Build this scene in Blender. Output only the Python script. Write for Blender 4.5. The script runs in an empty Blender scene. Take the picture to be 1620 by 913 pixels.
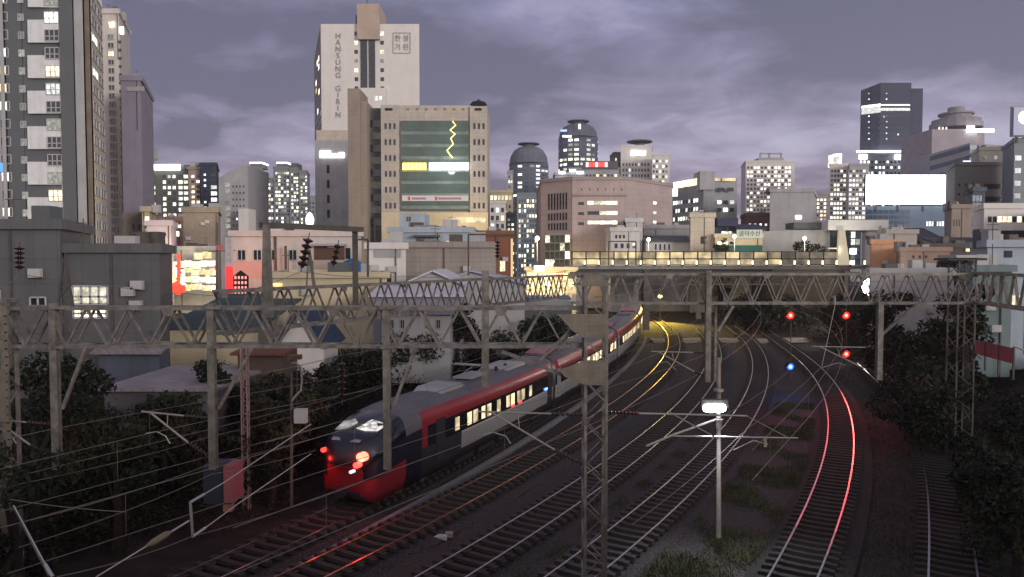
import bpy, math, random
import numpy as np
from mathutils import Vector, Matrix
R = math.radians
rnd = random.Random(7)
sc = bpy.context.scene
col = sc.collection
PI = math.pi

# ---------------------------------------------------------------- camera
F = 1170.0
CAMH = 11.3
PITCH = math.atan(46.5 / F)
cam = bpy.data.cameras.new("camera")
cam.sensor_width = 36.0
cam.lens = F / 1620 * 36.0
cam.clip_end = 6000
cam.clip_start = 0.2
cam_ob = bpy.data.objects.new("camera", cam)
col.objects.link(cam_ob)
cam_ob.location = (0, 0, CAMH)
cam_ob.rotation_euler = (PI / 2 - PITCH, 0, 0)
sc.camera = cam_ob
sc.render.engine = "CYCLES"
sc.cycles.use_denoising = True
sc.cycles.max_bounces = 5
sc.cycles.diffuse_bounces = 2
sc.cycles.glossy_bounces = 3
sc.cycles.sample_clamp_indirect = 3.0
sc.view_settings.view_transform = "Standard"
sc.view_settings.look = "None"
sc.view_settings.exposure = 0.0
sc.view_settings.gamma = 1.0

# ---------------------------------------------------------------- world: dusk sky with cloud
SUN_EL, SUN_ROT = 2.0, 222.0
w = bpy.data.worlds.new("World")
sc.world = w
w.use_nodes = True
nt = w.node_tree
nt.nodes.clear()
def N(t, **k):
    n = nt.nodes.new(t)
    for a, b in k.items():
        setattr(n, a, b)
    return n
L = nt.links.new
def wmath(op, a, b=None, clamp=False):
    n = N("ShaderNodeMath", operation=op, use_clamp=clamp)
    for i, v in enumerate((a, b)):
        if v is None: continue
        if isinstance(v, (int, float)): n.inputs[i].default_value = v
        else: L(v, n.inputs[i])
    return n.outputs[0]
def wmix(f, a, b, mode='MIX'):
    n = N("ShaderNodeMix", data_type='RGBA', blend_type=mode)
    for i, v in ((0, f), (6, a), (7, b)):
        if isinstance(v, (int, float)): n.inputs[i].default_value = v
        elif isinstance(v, tuple): n.inputs[i].default_value = (*v, 1)
        else: L(v, n.inputs[i])
    return n.outputs[2]
sky = N("ShaderNodeTexSky", sky_type="NISHITA", sun_disc=False)
sky.sun_elevation = R(SUN_EL)
sky.sun_rotation = R(SUN_ROT)
tc = N("ShaderNodeTexCoord")
sep = N("ShaderNodeSeparateXYZ")
L(tc.outputs["Generated"], sep.inputs[0])
X_, Y_, Z_ = sep.outputs
zc = wmath('MAXIMUM', Z_, 0.0)
# cloud plane projection, so that banks flatten towards the horizon
den = wmath('ADD', zc, 0.16)
px = wmath('DIVIDE', X_, den)
py = wmath('DIVIDE', Y_, den)
cmb = N("ShaderNodeCombineXYZ")
L(px, cmb.inputs[0]); L(py, cmb.inputs[1]); cmb.inputs[2].default_value = 3.7
n1 = N("ShaderNodeTexNoise"); n1.inputs["Scale"].default_value = 0.9; n1.inputs["Detail"].default_value = 8; n1.inputs["Roughness"].default_value = 0.55; n1.inputs["Distortion"].default_value = 0.35
L(cmb.outputs[0], n1.inputs["Vector"])
n2 = N("ShaderNodeTexNoise"); n2.inputs["Scale"].default_value = 2.6; n2.inputs["Detail"].default_value = 9; n2.inputs["Roughness"].default_value = 0.6; n2.inputs["Distortion"].default_value = 0.6
L(cmb.outputs[0], n2.inputs["Vector"])
mixn = wmath('ADD', wmath('MULTIPLY', n1.outputs[0], 0.68), wmath('MULTIPLY', n2.outputs[0], 0.32))
# broad breaks and banks of the evening's cloud, by bearing (u) and elevation (v)
ysafe = wmath('MAXIMUM', Y_, 0.05)
uu = wmath('DIVIDE', X_, ysafe); vv = wmath('DIVIDE', Z_, ysafe)
nv = N("ShaderNodeTexNoise"); nv.inputs["Scale"].default_value = 9.0; nv.inputs["Detail"].default_value = 6
L(tc.outputs["Generated"], nv.inputs["Vector"])
wob = wmath('MULTIPLY', wmath('SUBTRACT', nv.outputs[0], 0.5), 0.10)
for u0, v0, su, sv, amp in ((-.40, .17, .20, .075, .13), (-.36, .235, .20, .022, -.10), (-.432, .166, .035, .018, -.22), (.16, .33, .15, .05, .10), (.22, .15, .30, .06, .09), (-.55, .33, .25, .09, -.05), (.62, .30, .30, .14, -.07)):
    du = wmath('DIVIDE', wmath('SUBTRACT', wmath('ADD', uu, wob), u0), su); dv = wmath('DIVIDE', wmath('SUBTRACT', wmath('ADD', vv, wmath('MULTIPLY', wob, .6)), v0), sv)
    e = wmath('POWER', 2.718, wmath('MULTIPLY', wmath('ADD', wmath('MULTIPLY', du, du), wmath('MULTIPLY', dv, dv)), -1.0))
    mixn = wmath('ADD', mixn, wmath('MULTIPLY', wmath('MULTIPLY', e, amp), wmath('GREATER_THAN', Y_, 0.05)))
cr = N("ShaderNodeValToRGB")
cr.color_ramp.elements[0].position = 0.45; cr.color_ramp.elements[0].color = (0, 0, 0, 1)
cr.color_ramp.elements[1].position = 0.575; cr.color_ramp.elements[1].color = (1, 1, 1, 1)
L(mixn, cr.inputs[0])
# clear-ish sky behind and dark cloud in front of it, both brighter near the horizon
hz = wmath('POWER', wmath('SUBTRACT', 1.0, wmath('MINIMUM', wmath('MULTIPLY', zc, 2.3), 1.0)), 1.6)
clear = wmix(hz, (0.25, 0.25, 0.425), (0.50, 0.42, 0.545))
cloud = wmix(hz, (0.128, 0.127, 0.208), (0.215, 0.192, 0.285))
skyc = wmix(cr.outputs[0], cloud, clear)
# a brighter gap with pale cloud edges
cr2 = N("ShaderNodeValToRGB")
cr2.color_ramp.elements[0].position = 0.565; cr2.color_ramp.elements[0].color = (0, 0, 0, 1)
cr2.color_ramp.elements[1].position = 0.66; cr2.color_ramp.elements[1].color = (1, 1, 1, 1)
L(mixn, cr2.inputs[0])
skyc = wmix(wmath('MULTIPLY', cr2.outputs[0], 0.6), skyc, (0.62, 0.60, 0.76))
# sky behind the camera is made brighter to light the facades
back = wmath('MULTIPLY', wmath('MAXIMUM', wmath('MULTIPLY', Y_, -1.0), 0.0), 1.0)
glow = wmix(wmath('MULTIPLY', back, 1.0, True), skyc, (0.98, 0.90, 0.90))
nis = wmix(1.0, sky.outputs[0], (0.02, 0.02, 0.02), 'MULTIPLY')
fin = wmix(1.0, glow, nis, 'ADD')
bg = N("ShaderNodeBackground")
bg.inputs[1].default_value = 1.0
L(fin, bg.inputs[0])
wo = N("ShaderNodeOutputWorld")
L(bg.outputs[0], wo.inputs[0])

# low afterglow from behind the camera
sd = bpy.data.lights.new("sun", "SUN")
sd.energy = 2.1
sd.angle = R(16)
sd.color = (1.0, 0.93, 0.87)
so = bpy.data.objects.new("sun", sd)
col.objects.link(so)
so.rotation_euler = (R(90 - 8), 0, R(SUN_ROT - 180))

# ---------------------------------------------------------------- helpers
def ray(px, py):
    dx = (px - 810) / F; dy = (456.5 - py) / F
    c, s = math.cos(PITCH), math.sin(PITCH)
    return Vector((dx, c + dy * s, -s + dy * c))
def P(px, py, Y):
    d = ray(px, py); return Vector((0, 0, CAMH)) + d * (Y / d.y)
def G(px, py, z=0.0):
    d = ray(px, py); return Vector((0, 0, CAMH)) + d * ((z - CAMH) / d.z)
def HZ(py, Y, px=810): return P(px, py, Y).z
def PX(px, Y, py=410): return P(px, py, Y).x

_m = {}
def mat(key, c, rough=0.8, metal=0.0, var=0.18, scale=0.6, bump=0.0, bscale=20.0, joints=None, streak=0.0, spec=0.3):
    if key in _m: return _m[key]
    m = bpy.data.materials.new(key); m.use_nodes = True
    t = m.node_tree; b = t.nodes["Principled BSDF"]
    b.inputs["Roughness"].default_value = rough
    b.inputs["Metallic"].default_value = metal
    b.inputs["Specular IOR Level"].default_value = spec
    tcn = t.nodes.new("ShaderNodeTexCoord")
    nz = t.nodes.new("ShaderNodeTexNoise"); nz.inputs["Scale"].default_value = scale; nz.inputs["Detail"].default_value = 8; nz.inputs["Roughness"].default_value = 0.65
    t.links.new(tcn.outputs["Object"], nz.inputs["Vector"])
    r = t.nodes.new("ShaderNodeValToRGB")
    lo = tuple(max(0, x * (1 - var)) for x in c); hi = tuple(min(1, x * (1 + var)) for x in c)
    r.color_ramp.elements[0].position = 0.33; r.color_ramp.elements[1].position = 0.67
    r.color_ramp.elements[0].color = (*lo, 1); r.color_ramp.elements[1].color = (*hi, 1)
    t.links.new(nz.outputs[0], r.inputs[0])
    out = r.outputs[0]
    def mul(a, fac, colr):
        mx = t.nodes.new("ShaderNodeMix"); mx.data_type = 'RGBA'
        t.links.new(fac, mx.inputs[0]); t.links.new(a, mx.inputs[6]); mx.inputs[7].default_value = (*colr, 1)
        return mx.outputs[2]
    if streak:
        mp = t.nodes.new("ShaderNodeMapping"); mp.inputs["Scale"].default_value = (1.3, 1.3, 0.09)
        t.links.new(tcn.outputs["Object"], mp.inputs[0])
        ns = t.nodes.new("ShaderNodeTexNoise"); ns.inputs["Scale"].default_value = 1.0; ns.inputs["Detail"].default_value = 5
        t.links.new(mp.outputs[0], ns.inputs["Vector"])
        rr = t.nodes.new("ShaderNodeValToRGB"); rr.color_ramp.elements[0].position = .5; rr.color_ramp.elements[1].position = .75
        rr.color_ramp.elements[0].color = (0, 0, 0, 1); rr.color_ramp.elements[1].color = (streak,) * 3 + (1,)
        t.links.new(ns.outputs[0], rr.inputs[0])
        out = mul(out, rr.outputs[0], tuple(x * 0.4 for x in c))
    if joints:
        sp = t.nodes.new("ShaderNodeSeparateXYZ"); t.links.new(tcn.outputs["Object"], sp.inputs[0])
        ad = t.nodes.new("ShaderNodeMath"); t.links.new(sp.outputs[0], ad.inputs[0]); t.links.new(sp.outputs[1], ad.inputs[1])
        cb = t.nodes.new("ShaderNodeCombineXYZ"); t.links.new(ad.outputs[0], cb.inputs[0]); t.links.new(sp.outputs[2], cb.inputs[1])
        br = t.nodes.new("ShaderNodeTexBrick"); br.offset = joints[3] if len(joints) > 3 else 0.0
        br.inputs["Scale"].default_value = 1.0; br.inputs["Brick Width"].default_value = joints[0]; br.inputs["Row Height"].default_value = joints[1]
        br.inputs["Mortar Size"].default_value = joints[2]; br.inputs["Color1"].default_value = (0, 0, 0, 1); br.inputs["Color2"].default_value = (.12, .12, .12, 1); br.inputs["Mortar"].default_value = (.6, .6, .6, 1)
        t.links.new(cb.outputs[0], br.inputs["Vector"])
        out = mul(out, br.outputs["Color"], tuple(x * 0.45 for x in c))
    t.links.new(out, b.inputs["Base Color"])
    if bump:
        nb = t.nodes.new("ShaderNodeTexNoise"); nb.inputs["Scale"].default_value = bscale; nb.inputs["Detail"].default_value = 4
        t.links.new(tcn.outputs["Object"], nb.inputs["Vector"])
        bp = t.nodes.new("ShaderNodeBump"); bp.inputs["Strength"].default_value = bump; bp.inputs["Distance"].default_value = 0.1
        t.links.new(nb.outputs[0], bp.inputs["Height"]); t.links.new(bp.outputs[0], b.inputs["Normal"])
    _m[key] = m
    return m
def emit(key, c, s, room=False, sample=False):
    if key in _m: return _m[key]
    m = bpy.data.materials.new(key); m.use_nodes = True
    t = m.node_tree; b = t.nodes["Principled BSDF"]
    b.inputs["Base Color"].default_value = (0.05, 0.05, 0.05, 1)
    b.inputs["Roughness"].default_value = 0.3
    b.inputs["Emission Color"].default_value = (*c, 1)
    b.inputs["Emission Strength"].default_value = s
    if room:   # curtains, furniture and ceiling lamps seen through the pane
        tcn = t.nodes.new("ShaderNodeTexCoord")
        nz = t.nodes.new("ShaderNodeTexNoise"); nz.inputs["Scale"].default_value = room; nz.inputs["Detail"].default_value = 3
        t.links.new(tcn.outputs["Object"], nz.inputs["Vector"])
        r = t.nodes.new("ShaderNodeMapRange"); r.inputs[1].default_value = .32; r.inputs[2].default_value = .68
        r.inputs[3].default_value = s * 0.25; r.inputs[4].default_value = s * 1.5
        oi = t.nodes.new("ShaderNodeObjectInfo"); mr = t.nodes.new("ShaderNodeMapRange"); mr.inputs[3].default_value = .35; mr.inputs[4].default_value = 1.5
        t.links.new(oi.outputs["Random"], mr.inputs[0]); ml = t.nodes.new("ShaderNodeMath"); ml.operation = 'MULTIPLY'
        t.links.new(nz.outputs[0], r.inputs[0]); t.links.new(r.outputs[0], ml.inputs[0]); t.links.new(mr.outputs[0], ml.inputs[1]); t.links.new(ml.outputs[0], b.inputs["Emission Strength"])
    if not sample:
        m.cycles.emission_sampling = 'NONE'
    _m[key] = m
    return m

def tag(o, label=None, cat=None, group=None, kind=None):
    if label: o['label'] = label
    if cat: o['category'] = cat
    if group: o['group'] = group
    if kind: o['kind'] = kind
    return o
def thing(name, label, cat, loc=(0, 0, 0), group=None, rz=0):
    o = bpy.data.objects.new(name, None); col.objects.link(o)
    o.empty_display_size = 0.3
    o.location = loc; o.rotation_euler = (0, 0, rz)
    return tag(o, label, cat, group)
def wloc(o):
    v = Vector((0, 0, 0))
    while o is not None:
        v += o.location; o = o.parent
    return v

class MB:
    def __init__(s): s.v = []; s.f = []; s.mi = []
    def add(s, vs, fs, mi=0):
        b = len(s.v); s.v += [tuple(v) for v in vs]; s.f += [tuple(b + i for i in f) for f in fs]; s.mi += [mi] * len(fs); return s
    def box(s, x0, x1, y0, y1, z0, z1, mi=0, sk=0.0):
        k = sk * (y1 - y0)
        return s.add([(x0, y0, z0), (x1, y0, z0), (x1 + k, y1, z0), (x0 + k, y1, z0), (x0, y0, z1), (x1, y0, z1), (x1 + k, y1, z1), (x0 + k, y1, z1)],
                     [(3, 2, 1, 0), (4, 5, 6, 7), (0, 1, 5, 4), (1, 2, 6, 5), (2, 3, 7, 6), (3, 0, 4, 7)], mi)
    def bar(s, a, b, w, h=None, mi=0, up=(0, 0, 1)):
        a = Vector(a); b = Vector(b); h = h or w
        d = (b - a)
        if d.length < 1e-6: return s
        d.normalize(); u = Vector(up)
        if abs(d.dot(u)) > 0.97: u = Vector((0, 1, 0))
        r = d.cross(u).normalized(); u = r.cross(d).normalized()
        vs = []
        for p in (a, b):
            for i, j in ((-1, -1), (1, -1), (1, 1), (-1, 1)):
                vs.append(p + r * (i * w / 2) + u * (j * h / 2))
        return s.add(vs, [(0, 1, 2, 3), (7, 6, 5, 4), (0, 4, 5, 1), (1, 5, 6, 2), (2, 6, 7, 3), (3, 7, 4, 0)], mi)
    def tube(s, pts, r, n=6, mi=0, cap=True):
        pts = [Vector(p) for p in pts]; rs = r if isinstance(r, (list, tuple)) else [r] * len(pts)
        base = len(s.v); k = len(pts)
        for i, p in enumerate(pts):
            d = (pts[min(i + 1, k - 1)] - pts[max(i - 1, 0)])
            if d.length < 1e-7: d = Vector((0, 0, 1))
            d.normalize(); u = Vector((0, 0, 1)) if abs(d.z) < 0.95 else Vector((0, 1, 0))
            a = d.cross(u).normalized(); b = a.cross(d).normalized()
            for j in range(n):
                t = 2 * PI * j / n
                s.v.append(tuple(p + (a * math.cos(t) + b * math.sin(t)) * rs[i]))
        for i in range(k - 1):
            for j in range(n):
                s.f.append((base + i * n + j, base + i * n + (j + 1) % n, base + (i + 1) * n + (j + 1) % n, base + (i + 1) * n + j)); s.mi.append(mi)
        if cap:
            s.f.append(tuple(base + j for j in range(n))[::-1]); s.mi.append(mi)
            s.f.append(tuple(base + (k - 1) * n + j for j in range(n))); s.mi.append(mi)
        return s
    def prism(s, foot, z0, z1, mi=0):   # foot = list of (x,y); z1 may be a list per vertex
        n = len(foot); zt = z1 if isinstance(z1, (list, tuple)) else [z1] * n
        vs = [(x, y, z0) for x, y in foot] + [(foot[i][0], foot[i][1], zt[i]) for i in range(n)]
        return s.add(vs, [tuple(range(n))[::-1], tuple(range(n, 2 * n))] + [(i, (i + 1) % n, n + (i + 1) % n, n + i) for i in range(n)], mi)
    def plate(s, poly, thick, nrm=(0, 1, 0), mi=0):   # 3-D polygon given thickness
        n = len(poly); k = Vector(nrm) * thick
        vs = [Vector(p) for p in poly] + [Vector(p) + k for p in poly]
        return s.add(vs, [tuple(range(n)), tuple(range(n, 2 * n))[::-1]] + [((i + 1) % n, i, n + i, n + (i + 1) % n) for i in range(n)], mi)
    def lathe(s, c, prof, n=12, mi=0, axis='z'):
        c = Vector(c); base = len(s.v)
        for r, h in prof:
            for j in range(n):
                t = 2 * PI * j / n
                if axis == 'z': s.v.append(tuple(c + Vector((r * math.cos(t), r * math.sin(t), h))))
                elif axis == 'y': s.v.append(tuple(c + Vector((r * math.cos(t), h, r * math.sin(t)))))
                else: s.v.append(tuple(c + Vector((h, r * math.cos(t), r * math.sin(t)))))
        for i in range(len(prof) - 1):
            for j in range(n):
                s.f.append((base + i * n + j, base + i * n + (j + 1) % n, base + (i + 1) * n + (j + 1) % n, base + (i + 1) * n + j)); s.mi.append(mi)
        s.f.append(tuple(base + j for j in range(n))[::-1]); s.mi.append(mi)
        e = base + (len(prof) - 1) * n
        s.f.append(tuple(e + j for j in range(n))); s.mi.append(mi)
        return s
    def build(s, name, mats, parent=None, world=True, origin=None, smooth=False):
        off = wloc(parent) if (parent is not None and world) else Vector((0, 0, 0))
        loc = Vector((0, 0, 0))
        if origin is not None:
            loc = Vector(origin); off = off + loc if parent is None else off
        me = bpy.data.meshes.new(name)
        a = np.array(s.v, dtype=float).reshape(-1, 3) - np.array(off)
        me.from_pydata(a.tolist(), [], s.f)
        if not isinstance(mats, (list, tuple)): mats = [mats]
        for m in mats: me.materials.append(m)
        if len(mats) > 1: me.polygons.foreach_set("material_index", s.mi)
        if smooth: me.polygons.foreach_set("use_smooth", [True] * len(me.polygons))
        me.update()
        o = bpy.data.objects.new(name, me); col.objects.link(o)
        if parent is not None: o.parent = parent
        else: o.location = loc
        return o

def single(name, mb, m, label, cat, group=None, smooth=False):
    a = np.array(mb.v); org = ((a[:, 0].min() + a[:, 0].max()) / 2, (a[:, 1].min() + a[:, 1].max()) / 2, a[:, 2].min())
    o = mb.build(name, m, origin=org, smooth=smooth)
    return tag(o, label, cat, group)
def lamp(name, loc, power, color, radius=0.15, parent=None, kind='POINT', **k):
    d = bpy.data.lights.new(name, kind); d.energy = power; d.color = color
    if kind == 'POINT' or kind == 'SPOT': d.shadow_soft_size = radius
    for a, b in k.items(): setattr(d, a, b)
    o = bpy.data.objects.new(name, d); col.objects.link(o)
    o.location = Vector(loc)
    if parent is not None:
        o.location = Vector(loc) - wloc(parent); o.parent = parent
    return o
_txt = {}
def text_mesh(s, size, depth=0.02, spacing=1.0, vertical=False, lines=None):
    cu = bpy.data.curves.new("t", 'FONT'); cu.body = s; cu.size = size; cu.extrude = depth
    cu.align_x = 'CENTER'; cu.align_y = 'CENTER'; cu.space_character = spacing; cu.space_line = spacing if "\n" in s else 1.0
    cu.resolution_u = 3
    o = bpy.data.objects.new("t", cu); col.objects.link(o)
    dg = bpy.context.evaluated_depsgraph_get()
    me = bpy.data.meshes.new_from_object(o.evaluated_get(dg))
    bpy.data.objects.remove(o); bpy.data.curves.remove(cu)
    return me
def text(s, size, pos, m, parent, name="lettering", depth=0.03, spacing=1.0, bold=0.0):
    me = text_mesh(s, size, depth, spacing)
    me.materials.clear(); me.materials.append(m)
    o = bpy.data.objects.new(name, me); col.objects.link(o)
    o.rotation_euler = (PI / 2, 0, 0)
    o.parent = parent
    o.location = Vector(pos) - (wloc(parent) if parent is not None else Vector())
    return o

# ---------------------------------------------------------------- materials
STEEL = mat("galvanised_steel", (0.20, 0.183, 0.162), 0.55, 0.35, 0.42, 3.0, streak=0.75)
STEEL_D = mat("weathered_steel", (0.10, 0.088, 0.075), 0.65, 0.3, 0.25, 2.0)
STEEL_L = mat("pale_galvanised_tube", (0.30, 0.28, 0.25), 0.5, 0.3, 0.15, 3.0)
RUST = mat("rusty_steel", (0.16, 0.085, 0.05), 0.8, 0.2, 0.3, 4.0)
RAIL = mat("rail_steel", (0.62, 0.58, 0.55), 0.30, 1.0, 0.1, 3.0)
RAIL_O = mat("rail_steel_orange_light", (0.62, 0.34, 0.20), 0.3, 0.9, 0.15, 3.0)  # orange of the warm light on track B put into the rail colour
RAILSIDE = mat("rail_web_rust", (0.10, 0.06, 0.04), 0.85, 0.0, 0.3, 4.0)
SLEEPER = mat("sleeper_concrete", (0.042, 0.035, 0.031), 0.9, 0, 0.25, 2.5)
SLEEPER_W = mat("sleeper_wood", (0.028, 0.024, 0.02), 0.9, 0, 0.3, 3)
BALLAST = mat("ballast", (0.046, 0.039, 0.035), 0.95, 0, 0.85, 11.0, bump=1.0, bscale=9.0)
EARTH = mat("earth", (0.024, 0.020, 0.016), 0.95, 0, 0.45, 0.7, bump=0.6, bscale=4.0)
TAN_DIRT = mat("pale_tan_dirt", (0.26, 0.21, 0.14), 0.95, 0, 0.35, 1.2, bump=0.5, bscale=6)
PORC = mat("brown_porcelain", (0.035, 0.018, 0.014), 0.2, 0, 0.1, 3, spec=0.6)
PORC_W = mat("pale_polymer", (0.45, 0.45, 0.45), 0.35, 0, 0.1, 3)
WIRE = mat("copper_wire", (0.20, 0.17, 0.14), 0.5, 0.4, 0.1, 1)
WIRE_L = mat("bright_wire", (0.5, 0.47, 0.43), 0.4, 0.6, 0.1, 1)
BLACK = mat("black_paint", (0.012, 0.012, 0.013), 0.45, 0, 0.1, 2)
WHITE = mat("white_paint", (0.62, 0.61, 0.62), 0.6, 0, 0.08, 1.0, streak=0.25)
CONC = mat("grey_concrete", (0.22, 0.215, 0.21), 0.85, 0, 0.15, 0.8, streak=0.45, joints=(3.2, 2.9, 0.03))
GLASS_D = mat("dark_window_glass", (0.018, 0.022, 0.03), 0.12, 0, 0.4, 0.8, spec=0.7)
GLASS_B = mat("blue_grey_glass", (0.05, 0.075, 0.12), 0.15, 0, 0.3, 0.5, spec=0.8)
FRAME_W = mat("window_frame_white", (0.42, 0.42, 0.42), 0.5, 0, 0.08, 2)
LITS = [emit("lit_window_cool", (0.95, 1.0, 0.93), 2.0, 2.2), emit("lit_window_warm", (1.0, 0.80, 0.50), 2.0, 2.2),
        emit("lit_window_cream", (1.0, 0.95, 0.72), 2.0, 2.2), emit("lit_window_dim", (0.8, 0.85, 0.7), 0.35, 2.2)]
LIT_Y = emit("lit_window_amber", (1.0, 0.68, 0.28), 1.2, 2.2)
SIGNW = emit("sign_white", (0.93, 0.96, 1.0), 6.0)
SIGNY = emit("sign_yellow", (1.0, 0.62, 0.06), 4.0)
SIGNR = emit("sign_red", (1.0, 0.06, 0.05), 2.0)
SHOP = [emit("shop_white", (1.0, 0.97, 0.85), 3.0, 1.0), emit("shop_yellow", (1.0, 0.85, 0.35), 2.2, 1.0), emit("shop_pink", (1.0, 0.5, 0.4), 1.4, 1.0), emit("shop_warm", (1.0, 0.75, 0.4), 1.6, 1.0)]

# ---------------------------------------------------------------- tracks (fitted in plan)
def rail_pts(pts): return sorted([(G(x, y, 0.0).y, G(x, y, 0.0).x) for x, y in pts])
TR = {}
def deftrack(key, left, right, deg=4):
    l = rail_pts(left); r = rail_pts(right)
    y0 = max(l[0][0], r[0][0]); y1 = min(l[-1][0], r[-1][0])
    ys = np.linspace(y0, y1, 40)
    xc = (np.interp(ys, *zip(*l)) + np.interp(ys, *zip(*r))) / 2
    TR[key] = (np.poly1d(np.polyfit(ys, xc, deg)), y0, y1)
cA = [(18, -15.2), (24.4, -11.6), (33.9, -6.9), (40.7, -3.9), (51.2, 0.7), (61.5, 4.3), (80, 10.3), (101.7, 16.2), (125, 20.0), (145, 21.0)]
TR['A'] = (np.poly1d(np.polyfit([a for a, b in cA], [b for a, b in cA], 4)), 18, 145)
deftrack('B', [(452, 913), (616, 836), (783, 752), (871, 700), (922, 671), (959, 645), (1002, 611), (1046, 571), (1057, 548), (1056, 531), (1047, 517), (1027, 503)],
         [(517, 913), (684, 830), (832, 746), (888, 715), (939, 685), (973, 660), (1013, 636), (1053, 600), (1070, 575), (1077, 545), (1076, 534), (1064, 520), (1032, 500)])
deftrack('C', [(678, 913), (900, 774), (970, 725), (1008, 700), (1039, 672), (1079, 636), (1107, 597), (1117, 570), (1115, 545), (1100, 525)],
         [(749, 913), (950, 770), (1048, 700), (1091, 659), (1128, 612), (1145, 566), (1142, 545), (1131, 530)])
deftrack('D', [(870, 913), (963, 843), (1019, 795), (1080, 745), (1145, 679), (1166, 646), (1184, 611), (1189, 581), (1188, 561), (1176, 540), (1161, 527)],
         [(955, 913), (1060, 818), (1108, 773), (1169, 700), (1194, 669), (1212, 631), (1218, 596), (1214, 571), (1201, 546), (1179, 527)])
deftrack('R', [(1218, 913), (1251, 854), (1282, 780), (1305, 711), (1310, 676), (1305, 641), (1294, 610), (1274, 583), (1240, 556), (1205, 535)],
         [(1299, 913), (1328, 831), (1348, 765), (1353.5, 715), (1351, 668), (1338, 633), (1317, 599), (1297, 581), (1257, 545), (1234, 529)])
deftrack('F', [(1467, 913), (1466, 776), (1452, 711), (1437, 672), (1398, 614), (1360, 580)],
         [(1549, 913), (1541, 854), (1522, 765), (1502, 715), (1475, 664), (1437, 626), (1400, 594)])
def tx(key, y):
    p, y0, y1 = TR[key]
    if y < y0: return float(p(y0) + p.deriv()(y0) * (y - y0))
    if y > y1: return float(p(y1) + p.deriv()(y1) * (y - y1))
    return float(p(y))
def tdir(key, y):
    d = Vector((tx(key, y + .5) - tx(key, y - .5), 1, 0)); return d.normalized()
def tpos(key, y, z=0.0, off=0.0):
    d = tdir(key, y); return Vector((tx(key, y) + d.y * off, y - d.x * off, z))

# ---------------------------------------------------------------- ground
def sstep(a, b, x):
    t = min(1, max(0, (x - a) / (b - a))); return t * t * (3 - 2 * t)
def ground_z(x, y):
    yy = min(y, 150)
    l = tx('A', yy) - 3.2; r = tx('F', min(yy, 95)) + 3.5 if yy < 95 else tx('F', 95) + 3.5 + (yy - 95) * .25
    z = -0.42
    z += 3.0 * sstep(0, 11, l - x) + 3.4 * sstep(0, 12, x - r)
    # raised verge between the running lines and the right-hand sidings, far off
    if y > 75: z += 1.6 * sstep(75, 110, y) * sstep(tx('R', min(y, 105)) + 3, tx('R', min(y, 105)) + 9, x)
    return z
xs = list(np.arange(-60, 90, 1.5)); ys = list(np.arange(4, 170, 1.5))
xs = [-3000, -1200, -400, -150, -90] + xs + [110, 160, 400, 1200, 3000]; ys = [-400, -120, -30, -8] + ys + [190, 230, 400, 900, 2000, 4500]
g = MB()
for y in ys:
    for x in xs:
        z = ground_z(x, y)
        if y > 175 or x < -80 or x > 100: z = 0.5
        g.v.append((x, y, z + (0.12 * math.sin(x * 1.3 + y * .7) * math.sin(y * .9 - x * .4) if z > 0 else 0)))
nx = len(xs)
for j in range(len(ys) - 1):
    for i in range(nx - 1):
        g.f.append((j * nx + i, j * nx + i + 1, (j + 1) * nx + i + 1, (j + 1) * nx + i)); g.mi.append(0)
tag(g.build("ground", EARTH, smooth=True), kind='structure')

# one ballast sheet under the running lines (runs into the far curve)
b = MB(); yy = np.arange(14, 150, 2.0)
for y in yy:
    l = tx('A', y) - 2.9; r = tx('R', min(y, 108)) + 2.4 if y < 108 else max(tx('B', y) + 3, tx('R', 108) + 2.4 - (y - 108) * .35)
    for k in range(13):
        x = l + (r - l) * k / 12; b.v.append((x, y, -0.30 + (0.05 * math.sin(x * 2.1 + y) if 0 < k < 12 else -0.16)))
for j in range(len(yy) - 1):
    for k in range(12):
        b.f.append((j * 13 + k, j * 13 + k + 1, (j + 1) * 13 + k + 1, (j + 1) * 13 + k)); b.mi.append(0)
tag(b.build("ballast_bed", BALLAST, smooth=True), kind='structure')
b = MB(); 
for y in yy[yy < 96]:
    c = tx('F', y)
    for k, (dx, z) in enumerate(((-1.9, -.46), (-1.4, -.27), (1.4, -.27), (1.9, -.46))): b.v.append((c + dx, y, z))
for j in range(len(yy[yy < 96]) - 1):
    for k in range(3):
        b.f.append((j * 4 + k, j * 4 + k + 1, (j + 1) * 4 + k + 1, (j + 1) * 4 + k)); b.mi.append(0)
tag(b.build("siding_bed", mat("old_ballast", (0.026, 0.023, 0.020), .95, 0, .4, 4, bump=.8, bscale=8)), kind='structure')
# raised ballast shoulders under each line
for key, lab in (('A', 0), ('B', 0), ('C', 0), ('D', 0), ('R', 0)):
    p, y0, y1 = TR[key]; b = MB(); Y = np.arange(max(15, y0 - 6), y1 + 4, 1.5)
    for y in Y:
        for off, z in ((-1.75, -.30), (-1.35, -.14), (1.35, -.14), (1.75, -.30)):
            b.v.append(tuple(tpos(key, y, z, off)))
    for j in range(len(Y) - 1):
        for k in range(3):
            b.f.append((j * 4 + k, j * 4 + k + 1, (j + 1) * 4 + k + 1, (j + 1) * 4 + k)); b.mi.append(0)
    tag(b.build("track_ballast", mat("ballast_fresh", (0.043, 0.037, 0.034), 0.95, 0, 0.9, 12.0, bump=1.0, bscale=10.0) if key != 'R' else mat("ballast_brown", (0.027, 0.023, 0.020), .95, 0, .5, 6, bump=1, bscale=9)), kind='structure')

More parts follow.
